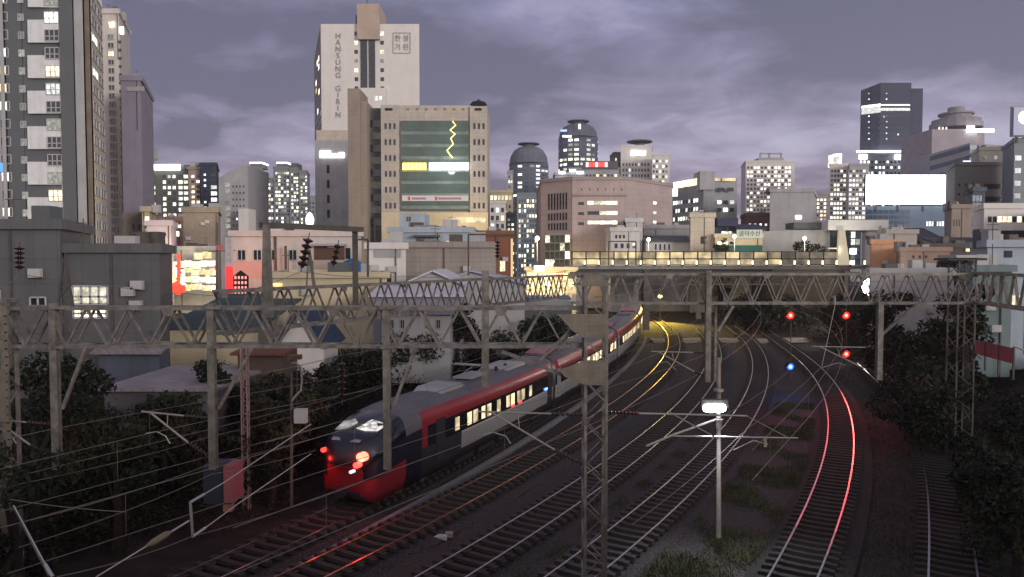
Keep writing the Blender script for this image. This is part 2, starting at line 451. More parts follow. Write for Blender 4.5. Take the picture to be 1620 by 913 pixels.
TRLAB = {'A': "railway track under the red train, leftmost of the running lines",
         'B': "railway track with orange shining rails just right of the train",
         'C': "railway track passing behind the foot of the central lattice mast",
         'D': "railway track curving just left of the white lamp pole",
         'R': "railway track with red shining rails below the signals",
         'F': "overgrown dim siding track at far right"}
def sleeper_mesh(m):
    b = MB(); b.box(-1.2, 1.2, -.12, .12, -.17, -.03); b.box(-1.02, -.5, -.13, .13, -.035, -.012); b.box(.5, 1.02, -.13, .13, -.035, -.012)
    me = bpy.data.meshes.new("sleeper"); me.from_pydata(b.v, [], b.f); me.materials.append(m); return me
SLM = {'c': sleeper_mesh(SLEEPER), 'w': sleeper_mesh(SLEEPER_W)}
for key in 'ABCDRF':
    p, y0, y1 = TR[key]
    ya = 15.0; yb = {'A': 150, 'B': 155, 'C': 125, 'D': 125, 'R': 118, 'F': 80}[key]
    t = thing("railway_track", TRLAB[key], "railway track", tpos(key, ya, 0), "railway tracks across the yard")
    prof = [(-.07, -.17), (.07, -.17), (.07, -.15), (.015, -.13), (.015, -.05), (.036, -.04), (.036, 0), (-.036, 0), (-.036, -.04), (-.015, -.05), (-.015, -.13), (-.07, -.15)]
    Y = np.arange(ya, yb, 1.0)
    for sgn in (-1, 1):
        b = MB(); n = len(prof)
        for y in Y:
            for (u, v) in prof: b.v.append(tuple(tpos(key, y, v + .15, sgn * .7525 + u)))
        for j in range(len(Y) - 1):
            for k in range(n):
                b.f.append((j * n + k, j * n + (k + 1) % n, (j + 1) * n + (k + 1) % n, (j + 1) * n + k)); b.mi.append(0 if k in (6, 5, 7) else 1)
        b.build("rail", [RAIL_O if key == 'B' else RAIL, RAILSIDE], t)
    # sleepers
    y = ya; cnt = 0; rest = MB(); kind = 'w' if key in 'RF' else 'c'
    while y < min(yb, 110):
        pos = tpos(key, y, 0.14); d = tdir(key, y); a = math.atan2(-d.x, d.y)
        if cnt < 100:
            o = bpy.data.objects.new("sleeper", SLM[kind]); col.objects.link(o); o.parent = t
            o.location = pos - t.location; o.rotation_euler = (0, 0, a)
        else:
            M = Matrix.Translation(pos) @ Matrix.Rotation(a, 4, 'Z'); q = MB(); q.box(-1.2, 1.2, -.12, .12, -.17, -.03)
            rest.add([M @ Vector(v) for v in q.v], q.f)
        cnt += 1; y += 0.62 * d.y
    if rest.v:
        tag(rest.build("sleeper", SLM[kind].materials[0], t), kind='stuff')
#BUILD_STRUCTURE
# ---------------------------------------------------------------- windows and buildings
def grid(par, A, B, z0, z1, nc, nr, wf=.55, hf=.5, lit=.2, lits=(0, 1, 2, 3), frame=False, glass=None, proud=.05, count=None, name="window", litmap=None, dim=None):
    """window grid on the wall from A to B (plan), rows between z0 and z1; every window its own part"""
    A = Vector((A[0], A[1], 0)); B = Vector((B[0], B[1], 0)); d = (B - A); W = d.length; d.normalize()
    if 0 < lit < .8 and A.y > 180: lit = min(.8, lit * 1.35)
    nrm = Vector((d.y, -d.x, 0))
    if nrm.dot(-(A + B) / 2) < 0: nrm = -nrm
    root = wloc(par); cw = W / nc; ch = (z1 - z0) / nr; w = cw * wf; h = ch * hf
    glass = glass or GLASS_D
    cache = {}
    def mesh(m):
        if m.name not in cache:
            q = MB(); ext = [Vector((0, 0, 0)) + d * (i * w / 2) + Vector((0, 0, j * h / 2)) for i, j in ((-1, -1), (1, -1), (1, 1), (-1, 1))]
            q.plate(ext, proud, nrm)
            me = bpy.data.meshes.new(name); me.from_pydata(q.v, [], q.f); me.materials.append(m); cache[m.name] = (me, q)
        return cache[m.name]
    if frame:
        fr = MB(); t = min(.12, w * .09)
        cor = [(-w / 2, -h / 2, w / 2, -h / 2), (-w / 2, h / 2, w / 2, h / 2), (-w / 2, -h / 2, -w / 2, h / 2), (w / 2, -h / 2, w / 2, h / 2), (0, -h / 2, 0, h / 2)]
        if frame == 2: cor += [(-w / 4, -h / 2, -w / 4, h / 2), (w / 4, -h / 2, w / 4, h / 2)]
        if frame == 2: cor += [(-w / 2, -h * .08, w / 2, -h * .08)]
        for a, b_, c, e in cor: fr.bar(d * a + nrm * (proud + .03) + Vector((0, 0, b_)), d * c + nrm * (proud + .03) + Vector((0, 0, e)), t, t * .8, up=nrm)
        fme = bpy.data.meshes.new("window_frame"); fme.from_pydata(fr.v, [], fr.f); fme.materials.append(FRAME_W)
    have = par.get('_w', 0)
    rest = {}
    for r in range(nr):
        for c in range(nc):
            if litmap is not None: L_ = litmap[r][c]; m = LITS[L_] if isinstance(L_, int) and L_ >= 0 else glass
            else: m = LITS[rnd.choice(lits)] if rnd.random() < lit else glass
            me, q = mesh(m)
            pos = A + d * ((c + .5) * cw) + Vector((0, 0, z0 + (r + .5) * ch))
            if have < 95:
                o = bpy.data.objects.new(name, me); col.objects.link(o); o.parent = par; o.location = pos - root
                have += 1
                if frame:
                    f = bpy.data.objects.new("window_frame", fme); col.objects.link(f); f.parent = o
            else:
                rest.setdefault(m.name, (m, MB()))[1].add([Vector(v) + pos for v in q.v], q.f)
    par['_w'] = have
    if rest:
        al = MB(); mats = []
        for k, (m, q) in rest.items():
            al.add(q.v, q.f, len(mats)); mats.append(m)
        tag(al.build(name, mats, par), kind='stuff')
def pgrid(par, Z, x0, x1, y0, y1, nc, nr, **k):
    A = P(x0, y0, Z); B = P(x1, y0, Z)
    grid(par, (A.x, A.y), (B.x, B.y), P(x0, y1, Z).z, A.z, nc, nr, **k)
def bldg(name, label, x0, x1, yt, Z, dep, m, grids=(), cat="building", zb=0.0, roof=None, group=None, parapet=True):
    """upright block: front wall on depth Z between pixel columns x0..x1, roof at pixel row yt"""
    xa, xb = PX(x0, Z), PX(x1, Z); zt = HZ(yt, Z, (x0 + x1) / 2)
    t = thing(name, label, cat, ((xa + xb) / 2, Z + dep / 2, zb), group)
    cxp = (x0 + x1) / 2; sk = -.36 if cxp < 420 else -.2 if cxp < 640 else 0 if cxp < 1000 else .2 if cxp < 1250 else .45
    b = MB().box(xa, xb, Z, Z + dep, zb, zt, sk=sk)
    b.build("wall", m, t)
    if parapet:
        q = MB(); e = .25; hh = min(1.0, (zt - zb) * .04 + .2)
        q.box(xa - e, xb + e, Z - e, Z + e, zt + .003, zt + hh); kk = sk * dep; q.box(xa - e + kk, xb + e + kk, Z + dep - e, Z + dep + e, zt + .003, zt + hh)
        for xq in (xa, xb): q.box(xq - e, xq + e, Z + e, Z + dep - e, zt + .003, zt + hh, sk=kk / (dep - 2 * e))
        q.build("parapet", roof or m, t)
    for gx in grids:
        gx = list(gx); k = gx.pop() if isinstance(gx[-1], dict) else {}
        pgrid(t, Z, *gx, **k)
    if parapet and Z < 260 and roof is None:
        for i in range(rnd.randint(2, 4)):
            wq = rnd.uniform(.7, 1.8); hq = rnd.uniform(.6, 1.5) + Z * .003; xq = rnd.uniform(xa + .5, max(xa + .6, xb - .5 - wq)); yq = Z + rnd.uniform(.5, max(.6, dep * .4))
            MB().box(xq, xq + wq, yq, yq + 1, zt + .004, zt + hq).build("rooftop_unit", [M_GREY, M_PALE0, STEEL_D, M_GREYD][rnd.randint(0, 3)], t)
        if Z < 180:
            xq = rnd.uniform(xa + .4, xb - .4); MB().tube([(xq, Z + .6, zt), (xq, Z + .6, zt + 2.2)], .035, 5).tube([(xq - .5, Z + .6, zt + 1.9), (xq + .5, Z + .6, zt + 1.9)], .025, 4).build("aerial", STEEL_D, t)
            for _ in range(rnd.randint(1, 3) if Z < 135 else 0):
                xq = rnd.uniform(xa + .3, xb - 1.2); zq = rnd.uniform(max(zb, zt - 5), zt - 1.2); q = MB().box(xq, xq + .75, Z - .38, Z - .06, zq, zq + .55).lathe((xq + .3, Z - .385, zq + .27), [(.2, 0), (.2, -.02), (.01, -.021)], 10, axis='y'); q.build("air_conditioner", M_PALE0, t)
            xq = rnd.uniform(xa + .2, xb - .2); MB().box(xq, xq + .1, Z - .12, Z - .02, max(zb, zt - 9), zt).build("downpipe", STEEL_D, t)
    return t, xa, xb, zt
def pbox(par, name, m, x0, x1, y0, y1, Z, th, mb=None):
    """box whose front face spans pixel rectangle at depth Z, thickness th backwards"""
    a = P(x0, y1, Z); c = P(x1, y0, Z)
    b = mb or MB(); b.box(a.x, c.x, Z, Z + th, a.z, c.z)
    return b.build(name, m, par) if mb is None else b

W_ = lambda key, c, **k: mat(key, c, 0.85, 0, k.pop('var', .12), k.pop('scale', .25), **k)
M_PINKW = W_("pale_pink_render", (0.52, 0.47, 0.43), streak=.25)
M_BEIGE = W_("beige_panel", (0.47, 0.41, 0.34), joints=(2.6, 1.9, .03), streak=.15)
M_BEIGE2 = W_("warm_beige_stone", (0.44, 0.39, 0.335), joints=(1.6, 1.0, .03), streak=.2)
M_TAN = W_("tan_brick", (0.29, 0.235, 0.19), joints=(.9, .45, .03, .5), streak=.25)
M_LILAC = W_("lilac_grey_paint", (0.24, 0.215, 0.27), streak=.2)
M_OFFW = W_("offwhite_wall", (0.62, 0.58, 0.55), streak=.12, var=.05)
M_GREY = W_("grey_render", (0.34, 0.335, 0.34), streak=.3)
M_GREYD = W_("dark_grey_paint", (0.105, 0.11, 0.115), streak=.1, var=.06)
M_CLAD = mat("grey_metal_cladding", (0.125, 0.125, 0.13), .6, .2, .1, .3, joints=(1.45, 1.55, .02), streak=.3)
M_PALE0 = W_("pale_unit", (.42, .41, .40))
M_PINK = W_("pinkish_tile", (0.40, 0.315, 0.30), joints=(1.2, 1.2, .025), streak=.12)
M_NAVY = W_("navy_panel", (0.045, 0.05, 0.085))
M_BROWN = W_("red_brown_brick", (0.24, 0.10, 0.06), joints=(.6, .25, .03, .5), streak=.2)
M_BLUEG = W_("blue_grey_wall", (0.34, 0.38, 0.43), streak=.3)
M_TEAL = W_("teal_paint", (0.16, 0.21, 0.215), streak=.4)
M_CREAM = W_("cream_wall", (0.52, 0.44, 0.30), streak=.2)
M_DARKT = mat("dark_curtain_wall", (0.055, 0.06, 0.095), .6, 0, .15, .1, joints=(2.2, 3.8, .12), spec=.2)

# far-left apartment tower: built from vertical strips like its facade
Z = 112
t = thing("apartment_tower", "tallest apartment tower at far left, dark grey and white stripes with stepped white window bays", "apartment building", (PX(80, Z), Z + 6, 0))
def strip(x0, x1, m, fwd=0.0, name="wall", yt=-60, yb=470, dep=14, Zb=Z):
    b = MB(); a = PX(x0, Zb); c = PX(x1, Zb); b.box(a, c, Zb - fwd, Zb + dep, 0, HZ(yt, Zb), sk=-.55); return b.build(name, m, t)
strip(-60, 12, M_GREY, 0, "left_wall"); strip(12, 18, M_GREY, .5, "corner_strip"); strip(18, 44, M_GREYD, .1, "stair_strip"); strip(44, 108, M_GREYD, .0, "bay_wall"); strip(108, 129, M_GREYD, .9, "dark_column"); strip(129, 143, M_GREY, .6, "grey_column"); strip(143, 151, mat("brown_strip", (.16, .13, .1)), .2, "brown_column")
fl = 28.1; k = 0
y = -46
while y < 395:
    # white stepped bays: every floor a white lintel band, alternately wide
    if k % 2 == 0: pbox(t, "white_bay", WHITE, 44, 105, y + 21 if True else y, y + 36 + 21, Z - .5, .5)
    else: pbox(t, "white_bay", WHITE, 98, 105, y + 20.8, y + 36 + 13, Z - .42, .42)
    k += 1; y += fl
lm = [0, -1, -1, 1, 0, -1, 3, -1, -1, 3, 1, -1, 3, -1, 0, -1, -1]
rows = 16; y0 = -46 + 1
pgrid(t, Z - .5, 68.5, 100.5, y0 + 28 * 1 + 2, y0 + 28.1 * 16 + 2, 1, 15, wf=.94, hf=.62, frame=2, litmap=[[v] for v in [-1, 3, -1, 1, 3, -1, -1, 3, -1, 0, 1, -1, -1, 0, 3, 0, -1][:15]])
pgrid(t, Z - .1, 26, 38, y0 + 30, y0 + 28.1 * 15 + 30, 1, 15, wf=.75, hf=.38, lit=1.0, lits=(3,), frame=1)
pgrid(t, Z, -6, 12, -16, 405, 1, 15, wf=.9, hf=.5, lit=.5, lits=(0, 1, 2), frame=1)
a = P(8, 266, Z); lo = MB().plate([P(-4, 272, Z - .3), P(8, 272, Z - .3), P(8, 258, Z - .3), P(-4, 258, Z - .3)], .1, (0, -1, 0)); lo.build("blue_lit_panel", emit("blue_panel", (.05, .25, 1.0), 2.0), t)
# its receding wing
A = (PX(151, Z), Z - 1.0); B = (PX(151, Z) - .32 * 10 + 1.0, Z + 24)
A = (PX(152, Z), Z); B = (PX(169.5, Z + 9.5), Z + 9.5)
b = MB().prism([A, B, (B[0] - 12, B[1] + 6), (A[0] - 7, A[1] + 14.1)], 0, HZ(-60, Z) + .1); b.build("side_wing", M_BEIGE, t)
grid(t, A, B, HZ(395, Z), HZ(-40, Z), 2, 16, wf=.86, hf=.5, lit=.07, frame=1, glass=mat("grey_window", (.12, .12, .11), .3, 0, .3, .5, spec=.6))

Z = 150
t, xa, xb, zt = bldg("apartment_tower", "slim pinkish apartment tower just right of the tallest left tower, lit crest on its roof", 169, 196, 22, Z, 14, M_PINKW,
    [(169.5, 181, 52, 395, 1, 26, dict(wf=.8, hf=.62, lit=.04, frame=1)), (185, 194, 60, 395, 1, 26, dict(wf=.5, hf=.35, lit=.1))], "apartment building")
pbox(t, "crest_light", LITS[2], 172, 180, 34, 43, Z - .4, .3); pbox(t, "crest_light", SIGNW, 190, 194.5, 42, 54, Z - .4, .3)
Z = 138
t, xa, xb, zt = bldg("apartment_tower", "plain lilac grey blank-walled tower standing right of the pinkish tower", 197, 228, 128, Z, 18, M_LILAC, [], "apartment building")
pgrid(t, Z - .25, 207, 224, 352, 366, 2, 1, wf=.5, hf=.7, lit=0, frame=1); pgrid(t, Z - .25, 207, 224, 375, 388, 2, 1, wf=.5, hf=.7, lit=0, frame=1)
b = MB().prism([(xb, Z + .01), (PX(232.5, Z + 16), Z + 16), (PX(229, Z + 16.5), Z + 16.5)], 0, zt - .4); b.build("side_wall", M_BEIGE, t)
pbox(t, "roof_band", M_GREY, 199, 228, 137, 144, Z - .15, .15)
grid(t, (xb + .02, Z + .02), (PX(232.5, Z + 16), Z + 16), HZ(400, Z), HZ(150, Z), 3, 20, wf=.5, hf=.45, lit=.08)
pbox(t, "lower_wall", M_TAN, 196.5, 228.5, 336, 470, Z - .25, .25)

Z = 250
t, xa, xb, zt = bldg("apartment_tower", "dark green-grey apartment block with bright white roof sign above the night street", 231, 299, 268, Z, 20, W_("green_grey_wall", (.11, .115, .10)),
    [(233, 246, 275, 345, 2, 8, dict(wf=.7, hf=.55, lit=.5, lits=(2, 0))), (256, 279, 275, 345, 3, 8, dict(wf=.6, hf=.55, lit=.38, lits=(2, 0))), (281, 298, 275, 345, 2, 8, dict(wf=.75, hf=.6, lit=.7, lits=(2, 0)))], "apartment building")
pbox(t, "roof_sign", SIGNW, 231, 284, 260, 269, Z - 1, .5)
pbox(t, "rooftop_frame", M_GREY, 233, 243, 234, 252, Z + 4, 3)
t, xa, xb, zt = bldg("apartment_tower", "narrow beige apartment slab between the green-grey block and the navy block", 300, 318, 268, Z - 3, 18, W_("beige_dark", (.33, .27, .22)), [(301, 317, 275, 340, 2, 8, dict(wf=.6, hf=.5, lit=.35, lits=(1, 2)))], "apartment building")
pbox(t, "lift_room", M_LILAC, 301, 317, 257, 268, Z, 6)
bldg("apartment_tower", "navy blue apartment slab with a column of lit windows", 319, 345, 262, Z - 6, 18, M_NAVY, [(321, 327, 272, 350, 1, 9, dict(wf=.5, hf=.35, lit=.5, lits=(0,))), (332, 344, 272, 350, 1, 8, dict(wf=.75, hf=.6, lit=.65, lits=(2, 0)))], "apartment building")
# slanted-top grey building
Z = 210
xa, xb = PX(346, Z), PX(392, Z)
t = thing("office_building", "grey office building with sloping roofline and a lit stair column", "building", ((xa + xb) / 2, Z, 0))
MB().plate([P(346, 480, Z), P(392, 480, Z), P(392, 262, Z), P(380, 262, Z), P(346, 281, Z)], 18, (0, 1, 0)).build("wall", M_GREY, t)
pgrid(t, Z, 355, 364, 288, 372, 1, 9, wf=.85, hf=.7, lit=1, lits=(3,))
pgrid(t, Z, 366, 388, 290, 372, 4, 8, wf=.4, hf=.3, lit=.05)
pbox(t, "low_wing", M_OFFW, 378, 393, 330, 400, Z - 6, 6)

# high-rise estate left of the white tower
Z = 420
for (x0, x1, yt, lab) in ((392, 418, 266, "leftmost tower of the lit high-rise estate with white lamps on its cap"), (419, 433, 284, "low link tower in the lit high-rise estate, second from left"),
                          (434, 458, 266, "middle tower of the lit high-rise estate with white lamps on its cap"), (459, 473, 268, "tower just right of the middle in the lit high-rise estate"), (474, 487, 272, "rightmost tower of the lit high-rise estate beside the white tower")):
    t, xa, xb, zt = bldg("apartment_tower", lab, x0, x1, yt, Z, 22, W_("estate_grey", (.20, .205, .21)), [(x0 + 1, x1 - 1, yt + 5, 372, max(3, int((x1 - x0) / 4.6)), 17 if yt < 280 else 14, dict(wf=.7, hf=.55, lit=.45, lits=(0, 2, 2, 3)))], "apartment building", group="lit high-rise estate towers")
    if yt == 266:
        pbox(t, "roof_cap", M_GREYD, x0 + 4, x1 - 4, 258, 266, Z, 10); pbox(t, "roof_lamp", SIGNW, x0 + 3, x1 - 3, 256.6, 258.4, Z - .5, 11)
    elif yt == 268: pbox(t, "roof_cap", M_GREYD, x0 + 1, x1 - 3, 258, 268, Z, 10)
bldg("apartment_tower", "hazy low block behind the estate just left of the white tower", 487, 499, 312, 460, 20, M_GREY, [(488, 498, 318, 372, 2, 8, dict(wf=.5, hf=.4, lit=.1))], "apartment building")
o = pbox(None, "lit_sphere_sign", SIGNW, 0, 1, 0, 1, 60, .1); bpy.data.objects.remove(o)
b = MB().lathe(P(490, 347, 205), [(.2, -2.0), (.9, -1.6), (1.2, 0), (.8, 1.2), (.1, 2.0)], 12)
single("lit_sign", b, emit("sign_white2", (1, .98, .95), 3.0), "round glowing white sign at the left foot of the tall white tower", "sign")

# white landmark tower with vertical lettering
Z = 230
t = thing("tall_white_tower", "tallest off-white tower left of centre with a brown lift core rising above its roof", "building", (PX(588, Z), Z + 12, 0))
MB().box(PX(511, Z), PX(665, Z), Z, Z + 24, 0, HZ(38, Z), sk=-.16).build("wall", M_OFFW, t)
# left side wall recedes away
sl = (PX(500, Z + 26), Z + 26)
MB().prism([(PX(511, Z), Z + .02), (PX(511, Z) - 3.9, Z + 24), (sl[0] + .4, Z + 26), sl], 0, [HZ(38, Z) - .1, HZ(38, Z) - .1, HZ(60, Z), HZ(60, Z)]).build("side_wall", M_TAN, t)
grid(t, sl, (PX(511, Z), Z), HZ(330, Z), HZ(62, Z), 5, 20, wf=.6, hf=.6, lit=.06)
pbox(t, "lift_core", W_("core_tan", (.40, .31, .25)), 565, 600, 6, 62, Z - 1.2, 12)
pbox(t, "antenna", BLACK, 580, 581, -1, 6, Z + 2, .2)
pbox(t, "roof_box", M_GREYD, 562.5, 565, 24, 38, Z + .5, 3)
for x0, x1 in ((571, 580.5), (584, 593)): pbox(t, "glazed_strip", GLASS_D, x0, x1, 62, 139, Z - .35, .35)
pgrid(t, Z, 559.5, 567, 46, 147, 1, 7, wf=.75, hf=.42, litmap=[[-1], [-1], [2], [3], [-1], [2], [-1]])
pgrid(t, Z, 600.5, 608, 46, 147, 1, 7, wf=.75, hf=.42, litmap=[[-1], [-1], [-1], [3], [1], [-1], [0]])
pbox(t, "lower_block", M_OFFW, 570, 610, 139, 200, Z - 2.5, 2.5)
pgrid(t, Z - 2.5, 592, 605, 150, 161, 2, 1, wf=.7, hf=.6, lit=.5, lits=(0,))
pbox(t, "lower_band", M_BEIGE, 500.5, 556, 206, 222, Z - .6, .6)
pbox(t, "podium_wall", M_GREY, 500, 556, 222, 420, Z - .9, .9)
pgrid(t, Z - .9, 514, 524, 256, 350, 1, 4, wf=.45, hf=.55, lit=0)
LETT = mat("grey_lettering", (.31, .28, .28), .7)
for i, ch in enumerate("HANSUNG GIRIN"):
    if ch != " ": text(ch, 2.35, P(535, 57 + i * 10.4, Z - .25), LETT, t, depth=.06)
for ch, x, y in (("한", 629, 61), ("성", 642, 61), ("기", 629, 75), ("린", 642, 75)): text(ch, 2.1, P(x, y, Z - .2), LETT, t, depth=.05)
q = MB()
for a, c in (((622, 52), (649, 52)), ((622, 84), (649, 84)), ((622, 52), (622, 84)), ((649, 52), (649, 84))): q.bar(P(*a, Z - .15), P(*c, Z - .15), .16, .16)
q.build("emblem_frame", LETT, t)
sg = emit("sign_white3", (1, 1, 1), 4.0)
for i in range(9): pbox(t, "lit_letter", sg, 505.5 + i * 4.4, 509.0 + i * 4.4, 243 - (i == 0) * 3 - (i > 6) * 2, 249.5, Z - 1.4, .3)
for i in range(5): pbox(t, "lit_letter", sg, 506 + i * 3.6, 508.6 + i * 3.6, 238.2, 240.8, Z - 1.4, .3)

# brown stair slab and glazed link and office block
Z = 182
t = thing("office_building", "beige office block with green glass front and a yellow and white lit sign band", "building", (PX(680, Z), Z + 9, 0))
zt = HZ(166, Z)
MB().box(PX(604, Z), PX(632, Z), Z, Z + 20, 0, zt).build("left_pier", M_BEIGE2, t)
MB().box(PX(744, Z), PX(771, Z), Z, Z + 20, 0, HZ(168, Z)).build("right_pier", M_BEIGE2, t)
MB().box(PX(632, Z), PX(744, Z), Z + .6, Z + 20, 0, zt).build("wall", M_BEIGE2, t)
MB().box(PX(580, Z), PX(604, Z), Z + 3, Z + 20, 0, HZ(167, Z)).build("link_wall", M_GREYD, t)
for i in range(9):
    pbox(t, "link_window", mat("link_glass", (.12, .11, .085), .2, 0, .4, .4, spec=.7) if i % 2 else GLASS_D, 582, 603, 190 + i * 19.5, 201 + i * 19.5, Z + 2.8, .2)
pbox(t, "stair_slab", M_TAN, 552.5, 569, 140, 470, Z - 2, 10); pbox(t, "stair_slab", M_TAN, 569.3, 580, 160, 470, Z - 1.2, 8)
def greenglass():
    m = mat("green_glass", (0.05, 0.085, 0.07), .12, 0, .35, .18, joints=(3.6, 1.9, .06), spec=.8)
    return m
pbox(t, "glass_front", greenglass(), 635, 741.5, 191, 333, Z + .1, .5)
q = MB()
for i in range(7): q.box(PX(635, Z), PX(741.5, Z), Z + .02, Z + .1, HZ(213 + i * 19.6, Z), HZ(208 + i * 19.6, Z))
q.build("spandrel_band", mat("spandrel", (.16, .20, .18), .4, 0, .3, .3), t)
pgrid(t, Z, 606.5, 627.5, 187, 338, 3, 6, wf=.5, hf=.36, lit=.03); pgrid(t, Z, 747, 768.5, 187, 338, 3, 6, wf=.5, hf=.36, lit=.05)
pgrid(t, Z + .6, 638, 740, 169, 177, 7, 1, wf=.3, hf=.4, lit=0, glass=mat("roof_vent", (.2, .15, .12)))
pbox(t, "vent", BLACK, 609, 621, 171, 175, Z - .1, .1); pbox(t, "vent", BLACK, 751, 762, 171, 175, Z - .1, .1)
sy = emit("sign_amber", (1, .72, .12), 4.5)
for i in range(6): pbox(t, "lit_letter", sy, 637 + i * 6.3, 642.4 + i * 6.3, 257.8, 268.5, Z - .5, .3)
for i in range(9): pbox(t, "lit_letter", SIGNW, 679 + i * 7.0, 685.2 + i * 7.0, 257.5, 268.5, Z - .5, .3)
pbox(t, "banner", emit("banner_glow", (1, .9, .85), .5), 636, 741, 309.5, 318, Z - .2, .15)  # banner emits a little in place of light falling on it
for x0, x1 in ((645, 649), (688, 692)): pbox(t, "banner_mark", emit("banner_red", (.8, .02, .05), .6), x0, x1, 311, 317, Z - .3, .1)
for x0, n in ((652, 8), (694, 13)):
    for i in range(n): pbox(t, "banner_letter", mat("banner_text", (.25, .05, .08)), x0 + i * 2.8, x0 + i * 2.8 + 1.9, 312.4, 315.8, Z - .3, .1)
pbox(t, "podium", M_CREAM, 604, 772, 336, 420, Z - 1.5, 1.5)
pbox(t, "podium_window", emit("podium_lit", (1, .85, .5), 2.0, .6), 713, 768, 344, 352, Z - 1.65, .15)
cu = [(716, 192), (721, 198), (712, 206), (720, 212), (713, 219), (717, 228), (710, 235), (707, 238), (712, 245), (716, 250)]
q = MB().tube([P(x, y, Z - .05) for x, y in cu], .16, 5); q.build("light_chain", emit("gold_chain", (1, .8, .25), 2.5), t)
q = MB().lathe(P(757, 166, Z + 6), [(2.2, 0), (1.8, .6), (.6, 1.0), (.1, 1.4)], 10); q.build("roof_dish", BLACK, t)
lamp("sign_lamp_light", P(710, 263, Z - 4), 900, (.95, .95, 1), 1.0, t)
lamp("podium_light", P(740, 348, Z - 8), 1200, (1, .75, .4), .5, t)

# small towers right of the office
bldg("apartment_block", "cream block with a lit yellow crown right behind the beige office", 774, 811, 305, 300, 16, M_CREAM, [(775, 810, 308, 318, 6, 1, dict(wf=.7, hf=.7, lit=1, lits=(1, 2))), (775, 810, 322, 420, 5, 10, dict(wf=.5, hf=.5, lit=.15))], "building")
bldg("apartment_block", "white stepped flats with dark windows in front of the yellow-crowned block", 774, 800, 322, 270, 12, M_OFFW, [(775, 799, 326, 440, 3, 9, dict(wf=.55, hf=.55, lit=.15))], "building")
bldg("apartment_block", "tall thin lit stack between the stepped flats and the round tower", 801, 815, 340, 290, 12, M_GREYD, [(802, 814, 344, 450, 2, 14, dict(wf=.6, hf=.5, lit=.5))], "building")
def round_tower(label, cx, rw, ytop, ysh, Z, m, nc, nr, lit, crown, cat="skyscraper"):
    X = PX(cx, Z); r = rw / F * Z; zt = HZ(ytop, Z); zs = HZ(ysh, Z)
    t = thing("round_skyscraper", label, cat, (X, Z + r, 0))
    n = 20; foot = [(X + r * math.cos(2 * PI * i / n), Z + r + r * .8 * math.sin(2 * PI * i / n)) for i in range(n)]
    MB().prism(foot, 0, zs).build("wall", m, t)
    b = MB(); c = Vector((X, Z + r, 0)); prof = [(r * .98, zs + .01), (r * .92, zs + (zt - zs) * .45), (r * .75, zs + (zt - zs) * .8), (r * .5, zt)]
    b.lathe(c, prof, 20); b.build("domed_top", m, t)
    if crown: MB().lathe(c, [(r * .3, zt), (r * .3, zt + 2), (r * .55, zt + 2.1), (r * .55, zt + 2.7), (r * .1, zt + 2.9)], 16).build("roof_disc", M_GREYD, t)
    for i in range(n):
        a, c2 = foot[i], foot[(i + 1) % n]
        if (a[1] + c2[1]) / 2 < Z + r: grid(t, c2 if False else a, c2, HZ(430, Z), zs - 1, nc, nr, wf=.7, hf=.5, lit=lit, lits=(0, 2, 2, 3), glass=GLASS_B)
    return t
round_tower("rounded blue-grey skyscraper with an arched top, left of the brighter domed one", 837, 32, 229, 256, 480, W_("tower_bluegrey", (.13, .14, .17)), 1, 26, .13, True)
t = round_tower("tall domed skyscraper with disc roof and scattered lit windows behind the pink building", 917, 32, 192, 214, 520, W_("tower_slate", (.11, .12, .15)), 1, 28, .35, True)
pbox(t, "crown_light", emit("crown_pink", (1, .7, .65), 1.8), 915, 919, 196, 204, 519, 1)
pbox(t, "crown_light", emit("crown_blue", (.2, .3, 1), 3.0), 887, 897, 205, 208, 519, 1); pbox(t, "crown_light", LITS[0], 890, 904, 214, 217, 519, 1)
bldg("apartment_block", "pale grey high-rise at the left foot of the rounded skyscraper", 803, 812, 272, 440, 14, M_GREY, [(804, 811, 276, 430, 2, 20, dict(wf=.6, hf=.5, lit=.4))], "apartment building")
bldg("apartment_block", "glassy blue-grey mid-rise in front of the rounded skyscraper", 818, 856, 308, 380, 16, W_("glassy_mid", (.20, .23, .25)), [(820, 854, 314, 440, 8, 16, dict(wf=.6, hf=.6, lit=.3, glass=GLASS_B))], "building")
Z = 430
t, *_r = bldg("office_building", "grey building with a red glowing roof sign behind the pink building", 905, 979, 268, Z, 18, M_GREY, [(908, 977, 274, 290, 12, 2, dict(wf=.6, hf=.5, lit=.4))])
pbox(t, "sign_board", M_GREYD, 922, 978, 255, 267, Z - 1, .8)
for i in range(7): pbox(t, "lit_letter", SIGNR if i % 3 else emit("sign_rw", (1, .5, .5), 3), 927 + i * 5, 931 + i * 5, 257, 264, Z - 1.4, .3)
t, *_r = bldg("apartment_block", "white-topped tower with an antenna disc and glowing roof room", 981, 1030, 232, 460, 20, M_OFFW, [(984, 1028, 256, 300, 9, 5, dict(wf=.5, hf=.5, lit=.15))], "apartment building")
pbox(t, "lit_roof_room", emit("roof_room", (1, .98, .9), 2.2, .2), 998, 1022, 238, 246, 459, 1)
c = P(1012, 232, 468); MB().lathe((c.x, c.y, c.z), [(3, 0), (3, 2), (8, 2.6), (8, 3.3), (1, 3.6)], 16).build("antenna_disc", M_GREYD, t)
t, *_r = bldg("apartment_block", "dark stepped tower left of the antenna-disc tower", 970, 998, 243, 470, 18, M_GREYD, [(972, 997, 248, 290, 5, 5, dict(wf=.5, hf=.5, lit=.2))], "apartment building")
bldg("apartment_block", "white lit apartment tower right of the antenna-disc tower", 1031, 1058, 246, 440, 16, M_OFFW, [(1032, 1057, 251, 300, 5, 6, dict(wf=.6, hf=.5, lit=.4))], "apartment building")
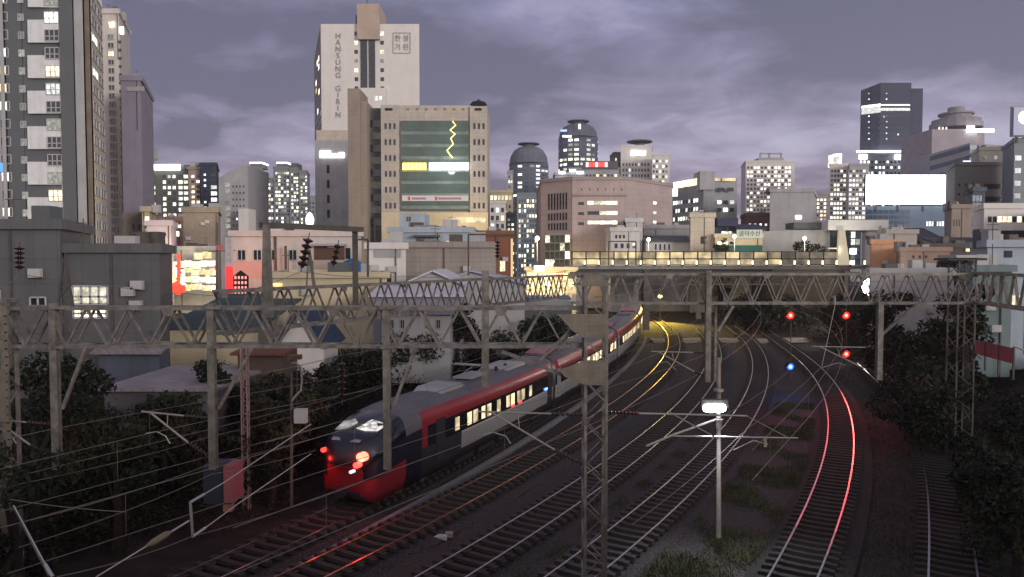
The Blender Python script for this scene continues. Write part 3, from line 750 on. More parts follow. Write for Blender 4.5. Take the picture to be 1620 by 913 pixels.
t, *_r = bldg("rooftop_plant", "pale rooftop block with white floodlights above the pink building", 878, 925, 277, 260, 10, M_GREY, [(880, 924, 281, 286, 5, 1, dict(wf=.6, hf=.6, lit=.4))], "building")
for x0, x1, y0 in ((884, 894, 271), (901, 911, 268), (913, 923, 271)): pbox(t, "floodlight", SIGNW, x0, x1, y0, y0 + 3.5, 259, .5)

# pink building with chamfered corner
Z = 170
xa, xc, xb = PX(856, Z + 6), PX(905, Z), PX(1063, Z + 16)
t = thing("department_building", "broad pinkish building with a corner, slit windows and a tall glass entrance", "building", (xc, Z, 0))
z1 = HZ(285, Z)
MB().prism([(xa, Z + 6), (xc, Z), (PX(992, Z), Z), (xb, Z + 16), (xb, Z + 40), (xa, Z + 40)], 0, z1).build("wall", M_PINK, t)
MB().prism([(xa - .2, Z + 5.8), (xc, Z - .25), (PX(992, Z), Z - .25), (xb + .2, Z + 15.8), (xb, Z + 40), (xa, Z + 40)], z1 + .01, z1 + .8).build("parapet", W_("parapet_pink", (.3, .25, .24)), t)
def on(px, a, b_):   # plan point on wall a-b seen at pixel column px
    k = (px - 810) / F; dx, dy = b_[0] - a[0], b_[1] - a[1]
    s = (k * a[1] - a[0]) / (dx - k * dy); return (a[0] + dx * s, a[1] + dy * s)
LA, LB = (xa, Z + 6), (xc, Z)
for y0, n, hh in ((306, 7, .9), (324, 7, .5), (341, 7, .5), (357, 7, .5)):
    q0, q1 = on(866, LA, LB), on(898, LA, LB); zz = HZ(y0 + (6 if hh > .6 else 0), Z); grid(t, q0, q1, zz - 1.2 * hh - .4, zz + 1.2 * hh + .2, n, 1, wf=.5, hf=.9, lit=0)
FA, FB = (xc, Z), (PX(992, Z), Z)
for y0 in (322, 338, 354): grid(t, on(914, FA, FB), on(924, FA, FB), HZ(y0 + 2.5, Z), HZ(y0 - 2.5, Z), 1, 1, wf=.9, hf=.9, lit=0)
for i, y0 in enumerate((321, 337, 352)):
    grid(t, on(929, FA, FB), on(976, FA, FB), HZ(y0 + 3.5, Z), HZ(y0 - 3.5, Z), 5, 1, wf=.97, hf=.8, lit=.9, lits=(0, 2))
pgrid(t, Z, 914, 990, 297, 303, 6, 1, wf=.12, hf=.6, lit=0)
pbox(t, "roof_band", W_("dark_pink", (.25, .19, .185)), 905.5, 992, 308, 311, Z - .12, .12)
RA, RB = (PX(992, Z), Z), (xb, Z + 16)
for y0 in (320.5, 336, 351): grid(t, on(1030, RA, RB), on(1040, RA, RB), HZ(y0 + 2, Z + 8), HZ(y0 - 2, Z + 8), 1, 1, wf=.5, hf=1, lit=1, lits=(0,))
pbox(t, "wall_vent", GLASS_D, 987, 1001, 349, 359, Z - .5, .5)
e0, e1 = on(864, LA, LB), on(903, LA, LB)
MB().prism([e0, e1, (e1[0] - .3, e1[1] - 1.2), (e0[0] - .3, e0[1] - 1.2)], 0, HZ(369, Z)).build("entrance_frame", M_BEIGE, t)
grid(t, (e0[0] - .3, e0[1] - 1.22), (e1[0] - .3, e1[1] - 1.22), HZ(436, Z), HZ(371, Z), 5, 5, wf=.86, hf=.86, lit=.3, lits=(3, 2), glass=mat("entrance_glass", (.10, .12, .09), .2, 0, .5, .5, spec=.7), name="glass_panel")
lamp("entrance_light", (e1[0] + 2, Z - 6, 8), 1500, (1, .8, .45), .4, t)

# stepped grey office with amber roof strips
Z = 225
t = thing("office_building", "grey office with amber-lit roof edge and white lit windows right of the pink building", "building", (PX(1110, Z), Z, 0))
A, B = (PX(1052, Z + 20), Z + 20), (PX(1112, Z), Z)
MB().prism([A, B, (PX(1165, Z + 2), Z + 2), (PX(1165, Z + 2), Z + 34), (A[0], Z + 34)], 0, [HZ(293, Z + 20), HZ(281, Z), HZ(281, Z), HZ(281, Z), HZ(293, Z + 20)]).build("wall", W_("cool_grey", (.27, .27, .28), streak=.2), t)
pbox(t, "lift_tower", M_GREY, 1107, 1131, 271, 300, Z - .5, 8)
grid(t, on(1056, A, B), on(1104, A, B), HZ(352, Z + 8), HZ(312, Z + 8), 12, 3, wf=.6, hf=.45, lit=.5, lits=(0, 2))
q0, q1 = on(1064, A, B), on(1102, A, B); zz = HZ(292, Z + 8)
MB().prism([(q0[0], q0[1] - .5), (q1[0], q1[1] - .5), q1, q0], zz - .6, zz + 1.4).build("roof_light_strip", emit("amber_strip", (1, .8, .45), 2.2, .3), t)
pbox(t, "roof_light_strip", emit("amber_strip", (1, .8, .45), 2.2), 1128, 1140, 281.5, 286, Z, .4); pbox(t, "roof_light_strip", emit("amber_strip", (1, .8, .45), 2.2), 1143, 1164, 281.5, 286, Z, .4)
pgrid(t, Z, 1133, 1163, 295, 305, 2, 1, wf=.7, hf=.6, lit=0); pgrid(t, Z, 1133, 1163, 314, 338, 3, 2, wf=.7, hf=.5, lit=.6, lits=(0,))
pbox(t, "lit_sign", SIGNW, 1053, 1072, 299, 310, Z - 3, .5)
pbox(t, "glass_front", GLASS_B, 1118, 1150, 345, 372, Z - 1, 1)

bldg("apartment_tower", "white lit apartment tower with roof truss right of the amber-edged office", 1178, 1255, 257, 400, 22, M_OFFW,
     [(1181, 1252, 262, 342, 13, 12, dict(wf=.6, hf=.5, lit=.33, lits=(0, 2, 2)))], "apartment building")
t = thing("steel_roof_frame", "open steel frame on the roof of the white lit apartment tower", "roof frame", P(1217, 257, 410))
q = MB()
for x in (1203, 1217, 1236): q.bar(P(x, 257, 410), P(x, 243, 410), .8); q.bar(P(x, 257, 414), P(x, 243, 414), .8)
for dz in (410, 414): q.bar(P(1203, 243, dz), P(1236, 243, dz), .8); q.bar(P(1203, 250, dz), P(1236, 250, dz), .5)
q.build("frame", M_GREY, t); pbox(t, "plant_room", M_GREY, 1200, 1240, 250, 257, 409, 8)
t, *_r = bldg("grey_hall", "plain windowless grey box building with one bright window", 1217, 1285, 304, 200, 20, M_GREY, [])
pbox(t, "window", SIGNW, 1259, 1268, 341, 346.5, 199.8, .2)
bldg("brick_block", "dark red-brown block peeping left of the plain grey box", 1180, 1217, 342, 215, 14, W_("dark_redbrown", (.16, .08, .075)), [(1182, 1216, 350, 372, 4, 2, dict(wf=.4, hf=.3, lit=.6, lits=(0,)))])
bldg("apartment_tower", "small lit flats in the gap right of the plain grey box", 1285, 1309, 308, 330, 14, W_("pinkgrey", (.3, .26, .27)), [(1286, 1308, 313, 350, 4, 6, dict(wf=.6, hf=.5, lit=.5))], "apartment building")
t, *_r = bldg("apartment_tower", "white slim lit apartment tower left of the dark skyscraper", 1310, 1340, 262, 360, 16, M_OFFW, [(1314, 1339, 267, 348, 5, 11, dict(wf=.65, hf=.5, lit=.5, lits=(0, 2)))], "apartment building")
pbox(t, "lit_roof_room", emit("roof_room", (1, .98, .9), 2.2, .2), 1321, 1332, 243, 262, 361, 8)
bldg("apartment_tower", "grey slim apartment tower with lit edge, directly left of the billboard", 1341, 1372, 262, 352, 16, M_GREY, [(1343, 1370, 267, 348, 5, 11, dict(wf=.65, hf=.5, lit=.45, lits=(0, 2)))], "apartment building")
# dark skyscraper
Z = 520
t = thing("dark_skyscraper", "dark blue-grey skyscraper with two white light lines above the billboard", "skyscraper", (PX(1405, Z), Z + 20, 0))
MB().prism([(PX(1357, Z + 8), Z + 8), (PX(1388, Z), Z), (PX(1436, Z), Z), (PX(1436, Z) + 18, Z + 40), (PX(1357, Z + 8) + 15, Z + 40)], 0, [HZ(139, Z), HZ(131, Z), HZ(131, Z), HZ(131, Z), HZ(139, Z)]).build("wall", M_DARKT, t)
MB().box(PX(1436.2, Z + 3), PX(1454.5, Z + 3), Z + 3, Z + 37, 0, HZ(140, Z + 3), sk=.45).build('side_block', M_DARKT, t)
for x in (1374, 1402):
    for y in [147 + i * 9 for i in range(9)]: pbox(t, "marker_lamp", LITS[0], x, x + 1.6, y, y + 1.6, Z - .6, .4)
q0 = (PX(1358, Z + 8), Z + 7.4); q1 = (PX(1388, Z), Z - .6)
for y, hh in ((173, 2.2), (166, 1.0)):
    zz = HZ(y, Z); MB().prism([q0, q1, (q1[0], q1[1] + .4), (q0[0], q0[1] + .4)], [zz - 1 * hh][0], zz + .8 * hh).build("light_line", LITS[0], t)
    pbox(t, "light_line", LITS[0], 1388, 1440, y - hh, y + hh, Z - .8, .4)
pbox(t, "light_line", SIGNW, 1357, 1459, 238, 241, Z - 3, 2)
pgrid(t, Z - .7, 1389, 1435, 180, 236, 12, 6, wf=.5, hf=.3, lit=.02, glass=GLASS_B)
t, *_r = bldg("apartment_tower", "lit hotel block standing between the dark skyscraper and the billboard", 1357, 1470, 247, 430, 20, W_("hotel_grey", (.2, .21, .25)), [(1359, 1468, 252, 330, 18, 9, dict(wf=.55, hf=.45, lit=.3, lits=(0,)))], "building")
for x0 in (1360, 1417, 1460): pbox(t, "crown_light", SIGNW, x0, x0 + 12, 244, 252, 428, 1)
# billboard
Z = 260
t = thing("billboard", "huge blank glowing white billboard on a steel frame", "billboard", P(1441, 324, Z))
pbox(t, "screen", emit("billboard_white", (.97, .98, 1.0), 7.0, sample=True), 1370.5, 1513, 277, 323, Z, .5); pbox(t, "housing", M_GREYD, 1369.5, 1514, 276, 324, Z + .52, 1.5)
for x in (1385, 1420, 1460, 1500): pbox(t, "support_post", STEEL_D, x, x + 2, 324.2, 334, Z + .6, .5)
bldg("glass_block", "blue glass building carrying the billboard", 1370, 1505, 326, Z + 1, 14, W_("bluish_panel", (.15, .20, .27)), [(1372, 1440, 331, 365, 8, 4, dict(wf=.85, hf=.7, lit=0, glass=GLASS_B)), (1465, 1502, 348, 360, 9, 1, dict(wf=.6, hf=.6, lit=.8, lits=(0,)))], parapet=False)
# right-hand cluster
Z = 380
t = thing("crowned_tower", "hazy grey tower with a round tiered crown and white lamp bar at right", "building", (PX(1500, Z), Z + 10, 0))
b = MB().prism([(PX(1470, Z), Z), (PX(1540, Z), Z), (PX(1580, Z), Z + 14), (PX(1470, Z), Z + 30)], 0, HZ(204, Z)); b.build("wall", W_("hazy_mauve", (.34, .30, .32)), t)
c = P(1512, 204, Z + 12)
MB().lathe(c, [(12.5, .05), (12.5, 2.5), (11.5, 2.6), (11.5, 4.5), (7.5, 4.6), (7.5, 7), (8.5, 7.1), (8.5, 8), (4, 8.1), (4, 11), (1, 11.2)], 18).build("crown", W_("crown_grey", (.28, .26, .28)), t)
pgrid(t, Z, 1472, 1500, 199, 207, 5, 1, wf=.5, hf=.5, lit=.7, lits=(1, 2))
pbox(t, "lamp_bar", SIGNW, 1530, 1542, 199, 209, Z - 2, .5); pbox(t, "lamp_bar", SIGNW, 1542.3, 1573, 204, 209, Z - 2, .5)
Z = 330
t = thing("banded_office", "grey office with broad slanting dark window bands behind the billboard", "building", (PX(1520, Z), Z, 0))
A, B, C = (PX(1468, Z + 16), Z + 16), (PX(1530, Z), Z), (PX(1600, Z + 4), Z + 4)
MB().prism([A, B, C, (C[0], Z + 34), (A[0], Z + 34)], 0, [HZ(237, Z), HZ(226, Z), HZ(230, Z), HZ(230, Z), HZ(237, Z)]).build("wall", W_("band_grey", (.30, .30, .34)), t)
for i in range(5):
    for p0, p1, ya, yb in ((A, B, 240 + i * 16, 229.5 + i * 16), (B, C, 229.5 + i * 16, 232 + i * 15)):
        n_ = Vector((p1[1] - p0[1], -(p1[0] - p0[0]), 0)).normalized() * .15
        za, zb2 = HZ(ya, Z), HZ(yb, Z)
        MB().add([(p0[0] + n_.x, p0[1] + n_.y, za), (p1[0] + n_.x, p1[1] + n_.y, zb2), (p1[0] + n_.x, p1[1] + n_.y, zb2 - 2), (p0[0] + n_.x, p0[1] + n_.y, za - 2), (p0[0], p0[1], za), (p1[0], p1[1], zb2), (p1[0], p1[1], zb2 - 2), (p0[0], p0[1], za - 2)],
                 [(0, 1, 2, 3), (0, 4, 5, 1), (3, 2, 6, 7), (0, 3, 7, 4), (1, 5, 6, 2)]).build("window_band", GLASS_B, t)
pbox(t, "lit_sign", emit("lav", (.75, .7, 1.0), 1.4), 1524, 1545, 254, 258, Z - 4, .4)
bldg("curved_block", "dark grey-brown stepped building near the right edge", 1508, 1606, 262, 210, 20, W_("umber", (.17, .16, .15), streak=.3), [(1556, 1600, 285, 325, 1, 2, dict(wf=.95, hf=.4, lit=0)), (1512, 1545, 285, 330, 3, 3, dict(wf=.3, hf=.3, lit=0))])
bldg("curved_block", "roof storey set back on the stepped grey-brown building", 1545, 1604, 238, 214, 14, W_("umber2", (.2, .185, .17), streak=.3), [(1550, 1600, 243, 255, 3, 1, dict(wf=.3, hf=.5, lit=.0))])
bldg("brown_block", "brown brick building with slim windows left below the stepped building", 1504, 1536, 330, 170, 12, M_TAN, [(1507, 1520, 345, 360, 3, 1, dict(wf=.4, hf=.7, lit=0))])
bldg("glass_block", "narrow teal glass building squeezed beside the brown brick building", 1537, 1556, 303, 175, 12, W_("tealglass", (.07, .10, .12)), [(1538, 1555, 308, 380, 3, 6, dict(wf=.85, hf=.8, lit=0, glass=GLASS_B))])
t, *_r = bldg("edge_tower", "blue-grey tower at the right edge under a screen", 1600, 1650, 225, 190, 14, W_("edgegrey", (.22, .25, .27), streak=.2), [(1604, 1618, 240, 320, 1, 4, dict(wf=.7, hf=.4, lit=.1))])
t = thing("led_screen", "deep blue rooftop screen with a glowing white disc at the right edge", "screen", P(1625, 216, 188))
pbox(t, "screen", emit("screen_blue", (.02, .03, .16), 1.0), 1603, 1650, 170, 214, 188, .4); pbox(t, "screen_frame", M_GREY, 1600.5, 1652, 168, 216, 188.45, .8)
MB().lathe(P(1621, 186, 187.9), [(1.6, 0), (1.6, -.15), (.01, -.16)], 20, axis='y').build("glowing_disc", SIGNW, t)
pbox(t, "support", STEEL_D, 1608, 1611, 216, 226, 188.6, .5)
t, *_r = bldg("white_building", "white two-band building with amber-lit windows at right edge", 1555, 1640, 330, 140, 12, M_OFFW, [(1562, 1640, 342, 352, 10, 1, dict(wf=.75, hf=.9, litmap=[[-1, -1, 1, 1, 1, -1, 1, -1, 1, -1]])), (1562, 1640, 364, 376, 1, 1, dict(wf=.97, hf=.9, lit=0))])
bldg("hazy_mid", "blue-grey mid-rise beyond the glass building right of the billboard foot", 1440, 1504, 336, 300, 12, M_BLUEG, [(1445, 1500, 341, 352, 6, 1, dict(wf=.5, hf=.6, lit=.4, lits=(0,)))])
# ---------------------------------------------------------------- low buildings by the line, left
def lowb(name, label, x0, x1, yt, Z, dep, m, grids=(), **k): return bldg(name, label, x0, x1, yt, Z, dep, m, grids, **k)
Z = 46
t, *_r = lowb("warehouse", "taller windowless grey metal-clad warehouse block at the left edge", -70, 96, 363, Z, 9, M_CLAD, [(48, 74, 470, 484, 1, 1, dict(wf=.95, hf=.95, lit=0, frame=1))], zb=2)
t, xa, xb, zt = lowb("warehouse", "grey metal-clad warehouse with a large lit window above the left truss", 96.6, 252, 400, Z + .4, 8, M_CLAD, [(116, 171, 453, 481, 1, 1, dict(wf=1, hf=1, lit=1, lits=(2,), frame=2)), (116, 171, 486, 503, 1, 1, dict(wf=.95, hf=1, lit=1, lits=(2,), frame=2))], zb=2)
pbox(t, "roof_flashing", M_GREY, 96.6, 200, 397, 399.5, Z + .2, .2)
# low shed with corrugated roof
def gable(name, label, x0, x1, ye, yr, Z, dep, wallm, roofm, cat="building", zb=2.2, ridge_x=None, thick=.12):
    """gable end faces the camera: eaves at row ye, ridge at row yr"""
    a = P(x0, ye, Z); c = P(x1, ye, Z); m_ = P(ridge_x or (x0 + x1) / 2, yr, Z)
    t = thing(name, label, cat, (m_.x, Z + dep / 2, zb))
    MB().plate([(a.x, Z, zb), (c.x, Z, zb), (c.x, Z, c.z), (m_.x, Z, m_.z), (a.x, Z, a.z)], dep, (0, 1, 0)).build("wall", wallm, t)
    for p, q in ((a, m_), (m_, c)):
        d = (q - p).normalized(); up = Vector((-d.z, 0, d.x)); p2 = p - d * (.35 if p is a else 0) + up * .02; q2 = q + d * (.35 if q is c else 0) + up * .02
        MB().plate([p2 + Vector((0, -.4, 0)), q2 + Vector((0, -.4, 0)), q2 + up * thick + Vector((0, -.4, 0)), p2 + up * thick + Vector((0, -.4, 0))], dep + .8, (0, 1, 0)).build("roof", roofm, t)
    return t
def slope(name, label, x0, x1, ye, yr, Z, dep, wallm, roofm, cat="building", zb=2.2, grids=()):
    """eave faces the camera at row ye; roof rises to row yr at depth Z+dep"""
    a = P(x0, ye, Z); c = P(x1, ye, Z); r0 = HZ(yr, Z + dep)
    t = thing(name, label, cat, ((a.x + c.x) / 2, Z + dep / 2, zb))
    MB().prism([(a.x, Z), (c.x, Z), (c.x, Z + dep), (a.x, Z + dep)], zb, [a.z, a.z, r0, r0]).build("wall", wallm, t)
    MB().prism([(a.x - .3, Z - .4), (c.x + .3, Z - .4), (c.x + .3, Z + dep), (a.x - .3, Z + dep)], zb, 1).v
    q = MB(); v = [(a.x - .3, Z - .4, a.z + .02), (c.x + .3, Z - .4, a.z + .02), (c.x + .3, Z + dep + .1, r0 + .05), (a.x - .3, Z + dep + .1, r0 + .05)]
    q.add(v + [(x, y, z + .14) for x, y, z in v], [(3, 2, 1, 0), (4, 5, 6, 7), (0, 1, 5, 4), (1, 2, 6, 5), (2, 3, 7, 6), (3, 0, 4, 7)]).build("roof", roofm, t)
    for gx in grids:
        gx = list(gx); k = gx.pop() if isinstance(gx[-1], dict) else {}
        pgrid(t, Z, *gx, **k)
    return t
CORR = mat("corrugated_roof", (.27, .235, .235), .7, .1, .25, .6, joints=(.5, 40, .04), streak=.3)
M_DKROOF = W_("dark_teal_roof", (.05, .075, .075), joints=(.6, 30, .03))
M_BLUEROOF = W_("blue_roof", (.03, .05, .09), joints=(.5, 30, .04))
M_REDROOF = W_("rust_red_roof", (.16, .06, .04), joints=(.5, 30, .04), streak=.3)
slope("shed", "low shed with a broad pinkish-grey corrugated roof behind the left drop posts", 165, 338, 618, 583, 36, 8, W_("shed_wall", (.12, .11, .12)), CORR, zb=2)
slope("lean_to", "bluish-lit lean-to store against the warehouse end wall", 156, 252, 560, 545, 45, 1.2, W_("bluish_lit_wall", (.10, .11, .15), streak=.4), CORR, zb=2)  # bluish light on the wall is put into its colour
slope("house", "beige-walled house under a dark teal roof behind the left truss", 262, 408, 521, 468, 52, 12, M_CREAM, M_DKROOF)
gable("house", "small white gable house with blue roof edges behind the left truss", 440, 512, 545, 498, 49, 4, M_OFFW, M_BLUEROOF, thick=.35)
slope("shed", "rust-red roofed lean-to near the foot of the red-lit lattice mast", 376, 446, 562, 548, 42, 3, W_("shed_brown", (.09, .06, .05)), M_REDROOF)
t, *_r = lowb("workshop", "long cream blank-walled workshop with a blue water tank on its roof", 426, 612, 440, 62, 14, M_CREAM, zb=2)
pbox(t, "side_window", LIT_Y, 430, 446, 448, 460, 61.9, .1)
slope("shed", "grey shed with two small windows between the cream workshop and the trees", 604, 712, 498, 478, 54, 7, M_GREY, W_("mauve_roof", (.17, .16, .19), joints=(.5, 30, .04)), grids=[(612, 645, 505, 520, 2, 1, dict(wf=.35, hf=.9, lit=0, frame=1)), (668, 702, 505, 520, 2, 1, dict(wf=.35, hf=.9, lit=0, frame=1))])
b = MB(); c = P(545, 432, 62); b.lathe((c.x, 65, c.z - .3), [(.83, 0), (.83, 1.1), (.72, 1.25), (.35, 1.42), (.3, 1.5), (.05, 1.52)], 20)
t = thing("water_tank", "round blue plastic water tank on the cream workshop roof", "water tank", (c.x, 65, c.z - .3)); b.build("tank_body", W_("blue_plastic", (.02, .10, .26)), t, smooth=False)
MB().lathe((c.x, 65, c.z - .3), [(.86, .35), (.86, .42)], 20).lathe((c.x, 65, c.z - .3), [(.86, .75), (.86, .82)], 20).build("hoop", W_("blue_plastic2", (.03, .13, .32)), t)
Z = 86
t, xa, xb, zt = lowb("two_storey_house", "long pale pink two-storey building with dark square windows behind the portal frame", 366, 572, 374, Z, 12, M_PINKW,
    [(370, 420, 395, 412, 2, 1, dict(wf=.5, hf=.95, lit=0, frame=1)), (424, 436, 395, 412, 1, 1, dict(wf=.8, hf=.95, lit=0, frame=1)), (457, 470, 395, 412, 1, 1, dict(wf=.95, hf=.95, lit=0, frame=1)), (545, 556, 392, 410, 1, 1, dict(wf=.7, hf=.95, lit=0))], zb=2)
pbox(t, "upper_storey", M_OFFW, 424, 520, 362, 374, Z + 1.5, 6); pgrid(t, Z + 1.5, 462, 476, 364, 372, 1, 1, wf=.7, hf=.9, lit=0)
pbox(t, "balcony_recess", W_("recess_brown", (.12, .075, .055)), 497, 545, 390, 411, Z - .08, .08); pbox(t, "canopy", M_GREY, 490, 545, 385.5, 389, Z - 1.2, 1.2)
pbox(t, "downpipe", STEEL_D, 434, 436.5, 368, 432, Z - .2, .15); pbox(t, "ventilation_stack", STEEL_D, 450, 453, 389, 430, Z - 1, .2)
pbox(t, "rose_base", W_("rose_paint", (.55, .33, .28)), 366, 424, 413, 440, Z - .06, .06)
Z = 74
t, *_r = lowb("white_block", "small white block with a dark door and window right of the water tank", 581, 642, 394, 70, 8, M_OFFW, [(598, 603, 437, 445, 1, 1, dict(wf=.9, hf=.9, lit=0)), (608, 620, 433, 450, 1, 1, dict(wf=.85, hf=.98, lit=0, name="door"))], zb=2)
pbox(t, "roof_railing", M_GREY, 592, 634, 395.5, 407, 69.9, .1)
t, *_r = lowb("tan_block", "long tan roof-terraced block right of the small white block", 642.5, 782, 392, Z, 9, W_("tan_grey", (.30, .255, .225), joints=(1.5, .5, .02), streak=.3), zb=2)
Z = 92
t, *_r = lowb("grey_house", "blue-grey stepped house with awning and roof clutter under the office block", 616, 747, 368, Z, 9, M_BLUEG, [(611 + 8, 625, 380, 393, 1, 1, dict(wf=.7, hf=.9, lit=0)), (665, 698, 380, 389, 4, 1, dict(wf=.8, hf=.9, lit=0, frame=1)), (705, 712, 381, 387, 1, 1, dict(wf=.7, hf=.8, lit=1, lits=(0,)))], zb=2)
pbox(t, "stair_house", M_BLUEG, 632, 672, 337, 368, Z + 2, 5); pgrid(t, Z + 2, 642, 652, 342, 351, 1, 1, wf=.7, hf=.9, lit=0, frame=1)
pbox(t, "awning", M_GREYD, 653, 695, 371.5, 374.5, Z - 1.2, 1.2); pbox(t, "roof_shelter", W_("tarp_grey", (.2, .21, .22)), 655, 690, 356, 367, Z + 1, 3)
for i in range(8): pbox(t, "rooftop_unit", [M_GREY, M_GREYD, RUST][i % 3], 675 + i * 8, 681 + i * 8, 360 - (i * 5) % 4, 367.5, Z + 1, .8)
t, *_r = lowb("brick_house", "orange-brown brick house with a lit edge right of the blue-grey house", 748, 812, 373, 97, 10, M_BROWN, [(790, 800, 412, 430, 1, 1, dict(wf=.8, hf=.9, lit=1, lits=(1,)))], zb=2)
pbox(t, "glowing_edge_pilaster", emit("edge_glow", (1, .7, .35), .9), 808, 811.5, 378, 440, 96.8, .15)  # pilaster emits in place of light on the house edge
TARP = W_("white_tarp", (.50, .50, .53), var=.06)
gable("market_tent", "broad white-roofed canopy with grey walls in front of the tan block", 642, 728, 449, 430, 60, 10, M_GREY, TARP, cat="canopy")
gable("market_tent", "second white-roofed canopy, lavender in tone, left of the brick house foot", 690, 830, 450, 430, 68, 10, M_GREY, W_("lavender_tarp", (.36, .36, .44), var=.06), cat="canopy", ridge_x=745)
slope("shed", "mauve-walled shed below the white canopies", 590, 730, 470, 452, 57, 5, W_("mauve_wall", (.27, .26, .31)), TARP)
slope("shed", "wide grey roofed shed behind the train left of the central mast", 775, 905, 487, 476, 88, 9, M_GREYD, W_("greyteal_roof", (.20, .22, .23), joints=(.5, 30, .04)))
slope("tarp_shelter", "bright blue tarpaulin shelter beside the central mast top", 832, 900, 474, 469, 99, 5, M_GREYD, W_("blue_tarp", (.03, .06, .30)))

ORD = "first second third fourth fifth sixth seventh eighth ninth tenth eleventh twelfth thirteenth fourteenth fifteenth sixteenth seventeenth eighteenth nineteenth twentieth twenty-first twenty-second".split()
# night street at left
Z = 125
lowb("corner_block", "tan windowless block rising above the bright shopping street", 291, 346, 336, Z, 12, M_TAN, zb=1)
t, *_r = lowb("corner_shop", "small pinkish-white shop house with two dark windows left of the bright street", 233, 271, 357, 112, 9, W_("lilac_white", (.50, .42, .47)), [(238, 246, 366, 378, 1, 1, dict(wf=.7, hf=.8, lit=0)), (252, 264, 368, 374, 1, 1, dict(wf=.8, hf=.8, lit=0)), (237, 265, 389, 397, 3, 1, dict(wf=.5, hf=.9, lit=0))], zb=1)
lowb("brick_block", "reddish block with tiny lights behind the pinkish-white shop house", 250, 292, 350, 150, 9, W_("reddish_block", (.27, .16, .14)), [(258, 288, 354, 362, 3, 1, dict(wf=.6, hf=.6, lit=1, lits=(0, 2))), (274, 284, 366, 374, 1, 1, dict(wf=1, hf=1, lit=1, lits=(2,)))], zb=1)
lowb("brick_block", "tan low-rise with shop windows at the foot of the lilac tower", 226, 238, 335, 130, 9, M_CREAM, [(228, 237, 340, 400, 1, 5, dict(wf=.7, hf=.5, lit=.4))], zb=1)
lowb("shop_building", "shop building plastered with bright signs on the bright street", 268, 344, 396, 118, 8, M_GREY, zb=1)
rs = random.Random(3)
cols_ = ["white", "yellow", "pink", "warm"]
k = 0
for row in range(5):
    x = 270 + rs.uniform(0, 4); k = 0
    while x < 340:
        wd = rs.uniform(5, 14); y0 = 400 + row * 12.5 + rs.uniform(-2, 2); hh = rs.uniform(7, 11.5)
        if row > 0 or 300 < x < 325:
            ci = rs.choice([0, 0, 1, 1, 2, 3]); zz = 116 - row * .7 - rs.uniform(0, .5)
            a = P(x, y0 + hh, zz); c = P(min(x + wd, 343), y0, zz); b = MB().box(a.x, c.x, zz, zz + .25, a.z, c.z)
            single("shop_sign", b, SHOP[ci], "%s lit shop sign, %s from the left in the %s row of the left street" % (cols_[ci], ORD[k], ORD[row]), "sign", "lit shop signs on the left street")
        k += 1; x += wd + rs.uniform(.3, 1.5)
lamp("street_glow", P(300, 440, 108), 5000, (1, .85, .5), 1.5)
lamp("street_glow", P(372, 440, 80), 700, (1, .35, .2), .6)
t = thing("neon_tree_sign", "red neon sign shaped like a tall stem at left of the bright street", "sign", P(283, 468, 106))
q = MB().tube([P(283, 466, 106), P(283, 402, 106)], .28, 6)
for x, y in ((279, 440), (287, 430), (278, 420), (288, 452), (280, 458)): q.tube([P(283, y + 4, 106), P(x, y, 106)], .22, 5)
q.build("neon_tube", emit("neon_red", (1, .07, .03), 1.6), t)
MB().lathe(P(282, 455, 106), [(.1, -1), (1.0, -.6), (1.1, .4), (.2, 1)], 10).build("neon_lantern", emit("neon_red", (1, .1, .05), 2.0), t)
Z = 78
t = thing("vertical_sign", "tall vertical shop sign, white lettered top and glowing red bottom, by the street", "sign", P(362, 470, Z))
pbox(t, "white_panel", emit("vs_white", (.8, .6, .6), .45), 357, 367, 376, 421, Z, .3); pbox(t, "red_panel", emit("vs_red", (1, .03, .03), 1.3), 357, 367, 421.2, 468, Z, .3)
for i, ch in enumerate("중국요리"): text(ch, .62, P(362, 383 + i * 10, Z - .05), LETT, t, depth=.03)
Z = 79
t = thing("lattice_gate", "small dark gabled screen pierced by rows of red-white lights, right of the vertical sign", "sign", P(380, 470, Z))
MB().plate([P(369, 470, Z), P(392, 470, Z), P(392, 437, Z), P(380, 428, Z), P(369, 437, Z)], .3, (0, 1, 0)).build("panel", BLACK, t)
for i in range(4):
    for j in range(4): pbox(t, "light", emit("gate_red", (1, .35, .3), 1.5), 371 + i * 5.4, 373.4 + i * 5.4, 437 + j * 8, 441.5 + j * 8, Z - .1, .1)
def pole_px(name, label, x, y0, y1, Z, r, m, cat="pole"):
    a = P(x, y1, Z); c = P(x, y0, Z); t = thing(name, label, cat, a)
    MB().tube([a, c], [r, r * .8], 8).build("shaft", m, t); return t
t = pole_px("utility_pole", "dark utility pole with a pink cap sign in front of the bright street", 343, 352, 470, 84, .17, STEEL_D)
pbox(t, "sign_plate", emit("pink_dim", (.6, .1, .12), .5), 341, 353, 388, 395, 83.8, .1)
q = MB().bar(P(330, 398, 83.9), P(372, 396, 83.9), .12); q.build("cross_arm", STEEL_D, t)
q = MB().bar(P(372, 388, 83), P(372, 470, 83), .1); 
